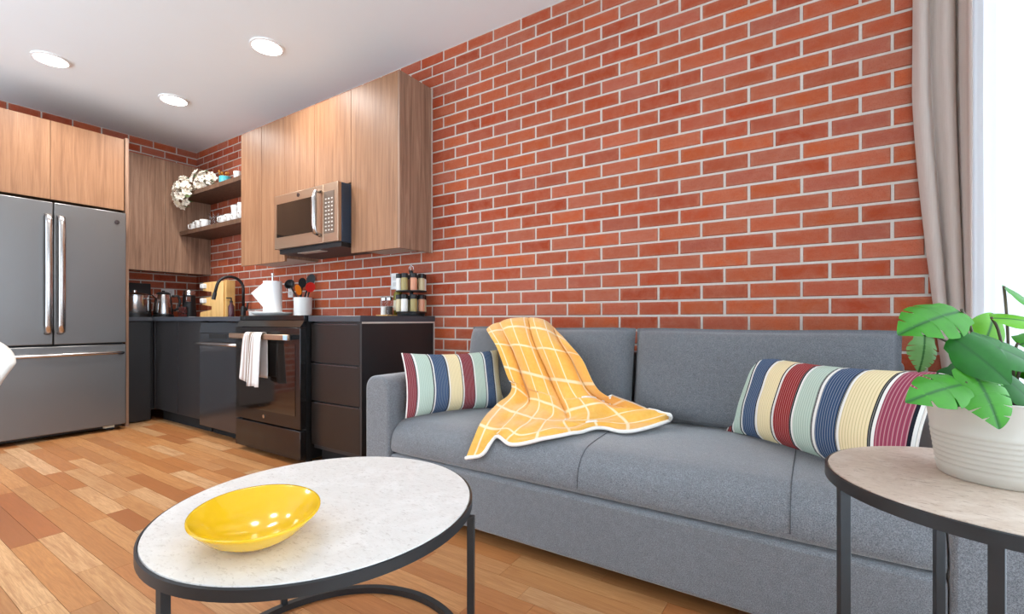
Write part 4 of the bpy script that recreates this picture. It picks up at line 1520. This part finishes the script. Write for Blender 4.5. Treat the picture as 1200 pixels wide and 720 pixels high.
rows = []
CREST = [(571, 387), (578, 381), (591, 376), (604, 374), (618, 373), (628, 374), (640, 377), (650, 385), (658, 393)]
crest = [on_y(x, y, -0.25) for x, y in CREST]
rows.append([Vector((p.x - 0.03, -0.145, 0.79)) for p in crest])
rows.append([Vector((p.x - 0.015, -0.175, p.z - 0.03)) for p in crest])
rows.append(crest)
PX = [
    [(576, 396), (586, 394), (597, 392), (609, 392), (622, 393), (634, 395), (647, 398), (659, 402), (671, 408)],
    [(584, 410), (595, 411), (606, 412), (617, 414), (630, 416), (643, 417), (656, 419), (670, 420), (684, 424)],
    [(594, 438), (606, 441), (617, 445), (630, 449), (644, 452), (658, 455), (672, 457), (688, 458), (703, 459)],
    [(600, 460), (612, 467), (624, 474), (638, 480), (654, 485), (672, 487), (692, 484), (714, 478), (738, 475)],
    [(580, 478), (594, 485), (610, 490), (628, 494), (645, 496), (666, 496), (694, 494), (728, 489), (764, 481)],
    [(562, 503), (578, 507), (593, 504), (608, 511), (640, 507), (672, 502), (702, 497), (738, 497), (785, 488)],
    [(547, 538), (566, 532), (582, 512), (601, 521), (640, 515), (675, 508), (704, 502), (738, 506), (784, 493)],
]
LIFT = [0.045, 0.05, 0.05, 0.046, 0.034, 0.026, 0.014]
for r_, (row, lf) in enumerate(zip(PX, LIFT)):
    out = []
    for c_, (x, y) in enumerate(row):
        out.append(hit(x, y, lf))
    rows.append(out)


def cr(p0, p1, p2, p3, t):
    return 0.5 * ((2 * p1) + (p2 - p0) * t + (2 * p0 - 5 * p1 + 4 * p2 - p3) * t * t + (3 * p1 - p0 - 3 * p2 + p3) * t * t * t)


def spl(ps, t):
    f = t * (len(ps) - 1)
    i = min(int(f), len(ps) - 2)
    return cr(ps[max(i - 1, 0)], ps[i], ps[i + 1], ps[min(i + 2, len(ps) - 1)], f - i)


def crease(x):
    return 1 - 2 * abs(math.sin(x)) ** 0.55      # rounded rolls with sharp valleys


def blanket(u, v):
    p = spl([spl(r_, u) for r_ in rows], v)
    roll = -crease(u * PI * 3.1 + 0.45 + 0.9 * math.sin(v * 3.4 + u)) * (1 if v < 0.62 else max(0, 1 - (v - 0.62) / 0.14))
    low = max(0, min(1, (v - 0.58) / 0.12)) * (1 - max(0, (v - 0.9) / 0.1) * 0.6)
    bunch = noise.noise(Vector((u * 7 + v * 3, v * 9 - u * 3, 4.4))) + 0.6 * noise.noise(Vector((u * 13, v * 15, 1.4)))
    k = min(1, max(0, v - 0.12) / 0.14)
    tocam = (CAMP - p).normalized()
    nrm = (tocam + Vector((0, -0.3, 0.6 if v > 0.6 else 0.2))).normalized()
    return p + nrm * ((0.034 * roll + 0.012) * k + low * (0.026 * bunch + 0.008) + 0.003 * noise.noise(Vector((u * 22, v * 26, 0))))


tt = thing('throw_blanket', (4.35, -0.4, 0.452), 'yellow windowpane throw blanket draped over the sofa back and seat', 'blanket')
BU, BV = 120, 150
pts_ = [[blanket(i / BU, j / BV) for i in range(BU + 1)] for j in range(BV + 1)]
m = MB()
m.grid(lambda u, v: pts_[round(v * BV)][round(u * BU)], BU, BV)
bl = m.build('woven_face', 'blanket_yellow', tt, True, uvfn=lambda i: ((i % (BU + 1)) / BU, (i // (BU + 1)) / BV))


def bnrm(i, j):
    a = pts_[j][min(i + 1, BU)] - pts_[j][max(i - 1, 0)]
    b = pts_[min(j + 1, BV)][i] - pts_[max(j - 1, 0)][i]
    n_ = a.cross(b)
    if n_.length < 1e-9:
        n_ = Vector((0, -1, 1))
    n_.normalize()
    if n_.dot(CAMP - pts_[j][i]) < 0:
        n_ = -n_
    return n_


m = MB()
m.grid(lambda u, v: pts_[90 + round(v * (BV - 90))][round(u * BU)] - bnrm(round(u * BU), 90 + round(v * (BV - 90))) * 0.006, BU, BV - 90, True)
m.build('fleece_lining', 'fleece', tt, True)
edge = [pts_[j][0] for j in range(8, BV, 2)] + [pts_[BV][i] for i in range(0, BU + 1)] + [pts_[j][BU] for j in range(BV - 2, 60, -2)]
hem = [pts_[BV][i] + Vector((0, -0.002, -0.004)) for i in range(0, BU + 1)] + [pts_[j][BU] + Vector((0, 0, -0.004)) for j in range(BV - 2, 112, -2)]
MB().tube(hem, 0.0075, 8).build('fleece_hem', 'fleece', tt, True)

# ------------------------------------------------------------------ coffee table
TX, TY, TH = 4.499, -1.619, 0.44
TA, TB, TR = 0.383, 0.3616, R(-64)
tt = thing('coffee_table', (TX, TY, 0), 'round coffee table with white stone top and dark iron frame', 'table')


def ell(a, k=1.0):
    x, y = TA * k * math.cos(a), TB * k * math.sin(a)
    return Vector((TX + x * math.cos(TR) - y * math.sin(TR), TY + x * math.sin(TR) + y * math.cos(TR), 0))


m = MB().lathe((TX, TY, TH), [(0.94, -0.02), (0.982, -0.02), (0.985, -0.004), (0.98, 0.0)], 96, TA, TB, TR)
m.build('stone_top', 'stone_white', tt, True, angle=30)
m = MB().lathe((TX, TY, TH), [(0.987, -0.001), (1.0, -0.003), (1.0, -0.024), (0.95, -0.024), (0.95, -0.0215), (0.987, -0.0205)], 96, TA, TB, TR, caps=False)
m.f += [(5 * 96 + i, 5 * 96 + (i + 1) % 96, (i + 1) % 96, i) for i in range(96)]
m.build('rim_band', 'iron', tt, True, angle=30)


def leg_bar(p, top, w_, d_, ang):
    c, s = math.cos(ang), math.sin(ang)
    vs = []
    for z in (0.0, top):
        for a, b in ((-d_, -w_), (d_, -w_), (d_, w_), (-d_, w_)):
            vs.append((p.x + a * c - b * s, p.y + a * s + b * c, z))
    return MB().add(vs, [(0, 3, 2, 1), (4, 5, 6, 7), (0, 1, 5, 4), (1, 2, 6, 5), (2, 3, 7, 6), (3, 0, 4, 7)])


for deg in (164, 277, 28):
    a = R(deg)
    p = Vector((TX + 0.365 * math.cos(a), TY + 0.365 * math.sin(a), 0))
    leg_bar(p, TH - 0.0245, 0.0085, 0.0085, a).build('leg', 'iron', tt, bevel=0.001, seg=1)
MB().tube([ell(2 * PI * i / 72, 0.955) + Vector((0, 0, 0.0105)) for i in range(72)], 0.0135, 4, True).build('base_ring', 'iron', tt)

# yellow bowl
ox, oy = 4.553, -1.82
tt = MB().lathe((ox, oy, TH + 0.0005), [(0.42, 0.0), (0.5, 0.004), (0.78, 0.026), (0.96, 0.05), (1.0, 0.056), (1.0, 0.059), (0.955, 0.058), (0.76, 0.034), (0.5, 0.012), (0.0, 0.008)], 64, 0.152, 0.122, R(-28), caps=False)
tt.f.append(tuple(range(64))[::-1])
tag(tt.build('serving_bowl', 'yellow_glaze', None, True, origin=(ox, oy, TH)), 'glossy yellow oval bowl on the coffee table', 'bowl')

# ------------------------------------------------------------------ side table
QX, QY, QH, QR = 5.788, -1.224, 0.61, 0.253
tt = thing('side_table', (QX, QY, 0), 'round side table with beige stone top in front of the sofa arm', 'table')
MB().lathe((QX, QY, QH), [(QR * 0.94, -0.018), (QR * 0.98, -0.018), (QR * 0.982, -0.003), (QR * 0.978, 0)], 80).build('stone_top', 'stone_beige', tt, True, angle=30)
m = MB().lathe((QX, QY, QH), [(QR * 0.985, -0.001), (QR, -0.002), (QR, -0.022), (QR * 0.95, -0.022), (QR * 0.95, -0.0195), (QR * 0.985, -0.0185)], 80, caps=False)
m.f += [(5 * 80 + i, 5 * 80 + (i + 1) % 80, (i + 1) % 80, i) for i in range(80)]
m.build('rim_band', 'iron', tt, True, angle=30)
for deg in (199, 101, 255, 330):
    a = R(deg)
    p = Vector((QX + 0.238 * math.cos(a), QY + 0.238 * math.sin(a), 0))
    leg_bar(p, QH - 0.0225, 0.0085, 0.0085, a).build('leg', 'iron', tt, bevel=0.001, seg=1)
MB().tube([(QX + 0.238 * math.cos(2 * PI * i / 60), QY + 0.238 * math.sin(2 * PI * i / 60), 0.009) for i in range(60)], 0.011, 4, True).build('base_ring', 'iron', tt)

# ------------------------------------------------------------------ potted plant
GX, GY = 5.793, -1.175
tt = thing('potted_plant', (GX, GY, QH), 'leafy green split-leaf plant in ribbed white pot on side table', 'plant')
prof = [(0.078, 0.0), (0.083, 0.004)]
for i in range(8):
    z = 0.015 + i * 0.009
    prof += [(0.0845 + i * 0.0012, z), (0.0862 + i * 0.0012, z + 0.004), (0.0848 + i * 0.0012, z + 0.008)]
prof += [(0.095, 0.1), (0.101, 0.138), (0.103, 0.141), (0.101, 0.143), (0.0965, 0.14), (0.094, 0.118), (0.0, 0.118)]
MB().lathe((GX, GY, QH), prof, 48, caps=False).build('pot', 'pot_white', tt, True, angle=70)
MB().lathe((GX, GY, QH), [(0.0935, 0.1185), (0.0925, 0.128), (0.05, 0.132), (0.0, 0.133)], 32, caps=False).build('soil', 'soil', tt, True)


def leaf(center, tipdir, normal, length, width, col, notches=4, curl=0.15):
    t_ = Vector(tipdir).normalized()
    nn = Vector(normal)
    nn = (nn - t_ * nn.dot(t_)).normalized()
    sdir = nn.cross(t_)
    m = MB()
    uvs = []
    S = 64

    def half(x):     # half width along the leaf 0..1
        return (math.sin(PI * min(1, x) ** 0.72) ** 0.75) * (1 - 0.25 * x)
    rows_ = []
    for sgn in (-1, 1):
        base = len(m.v)
        for i in range(S + 1):
            x = i / S
            hw = half(x) * width / 2
            nt = 0
            if notches and 0.2 < x < 0.88:
                ph = (x - 0.2) / 0.68 * notches
                nt = 0.5 * max(0, math.cos((ph - int(ph) - 0.5) * 2 * PI) - 0.9) / 0.1
            hw *= (1 - nt)
            back = 0.09 * length if x < 0.08 else 0
            for k, f in enumerate((0.0, 0.45, 0.8, 1.0)):
                y = hw * f
                zc = -curl * length * (x - 0.35) ** 2 * 1.6 + 0.22 * y - 0.9 * y * y / max(width, 1e-3)
                along = (x - 0.35) * length + 0.25 * y - (0.35 * y if x < 0.1 else 0)
                p = Vector(center) + t_ * along + sdir * (sgn * y) + nn * zc
                m.v.append(tuple(p))
                uvs.append((f * half(x), x))
        for i in range(S):
            for k in range(3):
                a = base + i * 4 + k
                q = (a, a + 1, a + 5, a + 4)
                m.f.append(q if sgn > 0 else q[::-1])
    o = m.build('leaf', 'leaf', tt, True, uvfn=lambda i: uvs[i])
    o.color = col
    return Vector(center) - t_ * 0.35 * length


def at(x, y, dep):
    d = ray(x, y)
    return CAMP + d * dep


LG, MG, DG = srgb(104, 176, 30), srgb(60, 142, 18), srgb(30, 106, 24)
rgt = Vector((math.cos(YAW), math.sin(YAW), 0))
fwd = Vector((-math.sin(YAW), math.cos(YAW), 0))
UP = Vector((0, 0, 1))
LEAVES = [  # px, depth, tip direction (right, up, toward cam), normal (right, up, toward), length, width, colour, notches
    (1103, 371, 0.78, (-1, -0.25, 0.25), (-0.1, 0.8, 0.7), 0.135, 0.095, MG, 3),
    (1083, 408, 0.86, (-0.2, -1, 0.1), (0.0, 0.3, 0.9), 0.07, 0.06, srgb(120, 170, 100), 5),  # paler green paints in the backlight on this leaf
    (1110, 455, 0.74, (-1, -0.15, 0.3), (-0.1, 0.75, 0.8), 0.125, 0.075, MG, 2),
    (1140, 413, 0.76, (0.5, -0.7, 0.5), (-0.4, 0.5, 0.8), 0.10, 0.075, DG, 0),
    (1170, 408, 0.78, (0.75, -0.4, 0.3), (0.1, 0.7, 0.7), 0.115, 0.085, DG, 2),
    (1128, 446, 0.82, (-0.6, -0.5, 0.3), (-0.2, 0.6, 0.8), 0.10, 0.08, DG, 3),
    (1150, 452, 0.75, (0.1, -0.9, 0.45), (0.0, 0.45, 0.9), 0.105, 0.10, MG, 4),
    (1184, 374, 0.82, (0.9, -0.1, 0.2), (0.0, 0.8, 0.6), 0.08, 0.05, LG, 0),
    (1193, 346, 0.84, (0.85, -0.6, 0.1), (0.2, 0.7, 0.6), 0.08, 0.05, MG, 0),
    (1158, 392, 0.88, (0.4, 0.5, -0.2), (0.0, 0.4, 0.9), 0.09, 0.07, LG, 0),
    (1192, 455, 0.78, (0.5, -0.7, 0.3), (0.1, 0.5, 0.8), 0.09, 0.06, DG, 0),
    (1197, 428, 0.84, (0.9, 0.1, 0.1), (0.0, 0.6, 0.7), 0.09, 0.07, MG, 2),
    (1170, 470, 0.86, (-0.2, -0.7, 0.3), (0.0, 0.5, 0.8), 0.08, 0.06, LG, 0),
    (1225, 400, 0.82, (0.9, 0.1, 0.2), (0.2, 0.8, 0.5), 0.11, 0.09, MG, 3),
    (1235, 450, 0.80, (0.9, -0.4, 0.2), (0.2, 0.8, 0.5), 0.11, 0.09, DG, 2)]
for (x, y, dp, tv, nv, L_, W_, col, nt) in LEAVES:
    c = at(x, y, dp)
    td = rgt * tv[0] + UP * tv[1] - fwd * tv[2]
    nd = rgt * nv[0] + UP * nv[1] - fwd * nv[2]
    b = leaf(c, td, nd, L_, W_, col, nt)
    root = Vector((GX + 0.02 * rgt.x * (1 if x > 1160 else -1), GY + 0.01, QH + 0.128))
    mid = root.lerp(b, 0.55) + Vector((0, 0, 0.035))
    MB().tube([spl([root, mid, b], k / 10) for k in range(11)], 0.0022, 6).build('petiole', 'stem', tt, True)

# ------------------------------------------------------------------ curtains
ROD_Z = 2.5


def sheet(path, wob, z0, z1, nz, seed, drift):
    m = MB()
    n_ = 90
    P = [Vector((a, b, 0)) for a, b in path]

    def f(u, v):
        p = spl(P, u)
        z = z0 + (z1 - z0) * v
        dx, dy = drift(u, z)
        w_ = wob * noise.noise(Vector((u * 6, z * 1.2, seed)))
        return (p.x + dx + w_, p.y + dy + w_ * 0.5, z)
    m.grid(f, n_, nz)
    return m


tt = thing('drape', (5.9, -0.1, 0.015), 'beige linen drape gathered in the corner beside the brick wall', 'curtain')
path = [(5.822, -0.03), (5.838, -0.065), (5.858, -0.07), (5.872, -0.04), (5.888, -0.05), (5.905, -0.088), (5.925, -0.085), (5.938, -0.05), (5.948, -0.075), (5.954, -0.13), (5.951, -0.18), (5.955, -0.195)]
m = sheet(path, 0.006, 0.015, ROD_Z - 0.02, 40, 1.0, lambda u, z: ((0.07 * max(0, (1.75 - z) / 0.9) ** 1.3 if z < 1.75 else 0) * (1 - u) ** 1.2 * (1 if z > 0.85 else 1), 0))
o = m.build('drape_cloth', 'drape', tt, True)
o.modifiers.new('thick', 'SOLIDIFY').thickness = 0.003
tt = thing('sheer_curtain', (5.982, -0.55, 0.015), 'translucent white sheer curtain hanging over the window', 'curtain')
path = [(5.974, -0.06), (5.976, -0.10), (5.974, -0.13)]
for i in range(37):
    path.append((5.984 + 0.017 * math.sin(i * 1.1 - 1.2), -0.15 - i * 0.021))
m = sheet(path, 0.006, 0.015, ROD_Z - 0.02, 30, 5.0, lambda u, z: (0, 0))
m.build('sheer_cloth', 'sheer', tt, True)
tt = thing('curtain_rod', (5.98, -1.0, ROD_Z), 'dark metal curtain rod above the window', 'curtain rod')
MB().tube([(5.985, -0.03, ROD_Z + 0.01), (5.985, -3.2, ROD_Z + 0.01)], 0.012, 12).build('rod', 'iron', tt, True)
for y in (-0.25, -1.7, -3.15):
    B(5.985, XR, y - 0.008, y + 0.008, ROD_Z - 0.03, ROD_Z - 0.012).build('bracket', 'iron', tt)
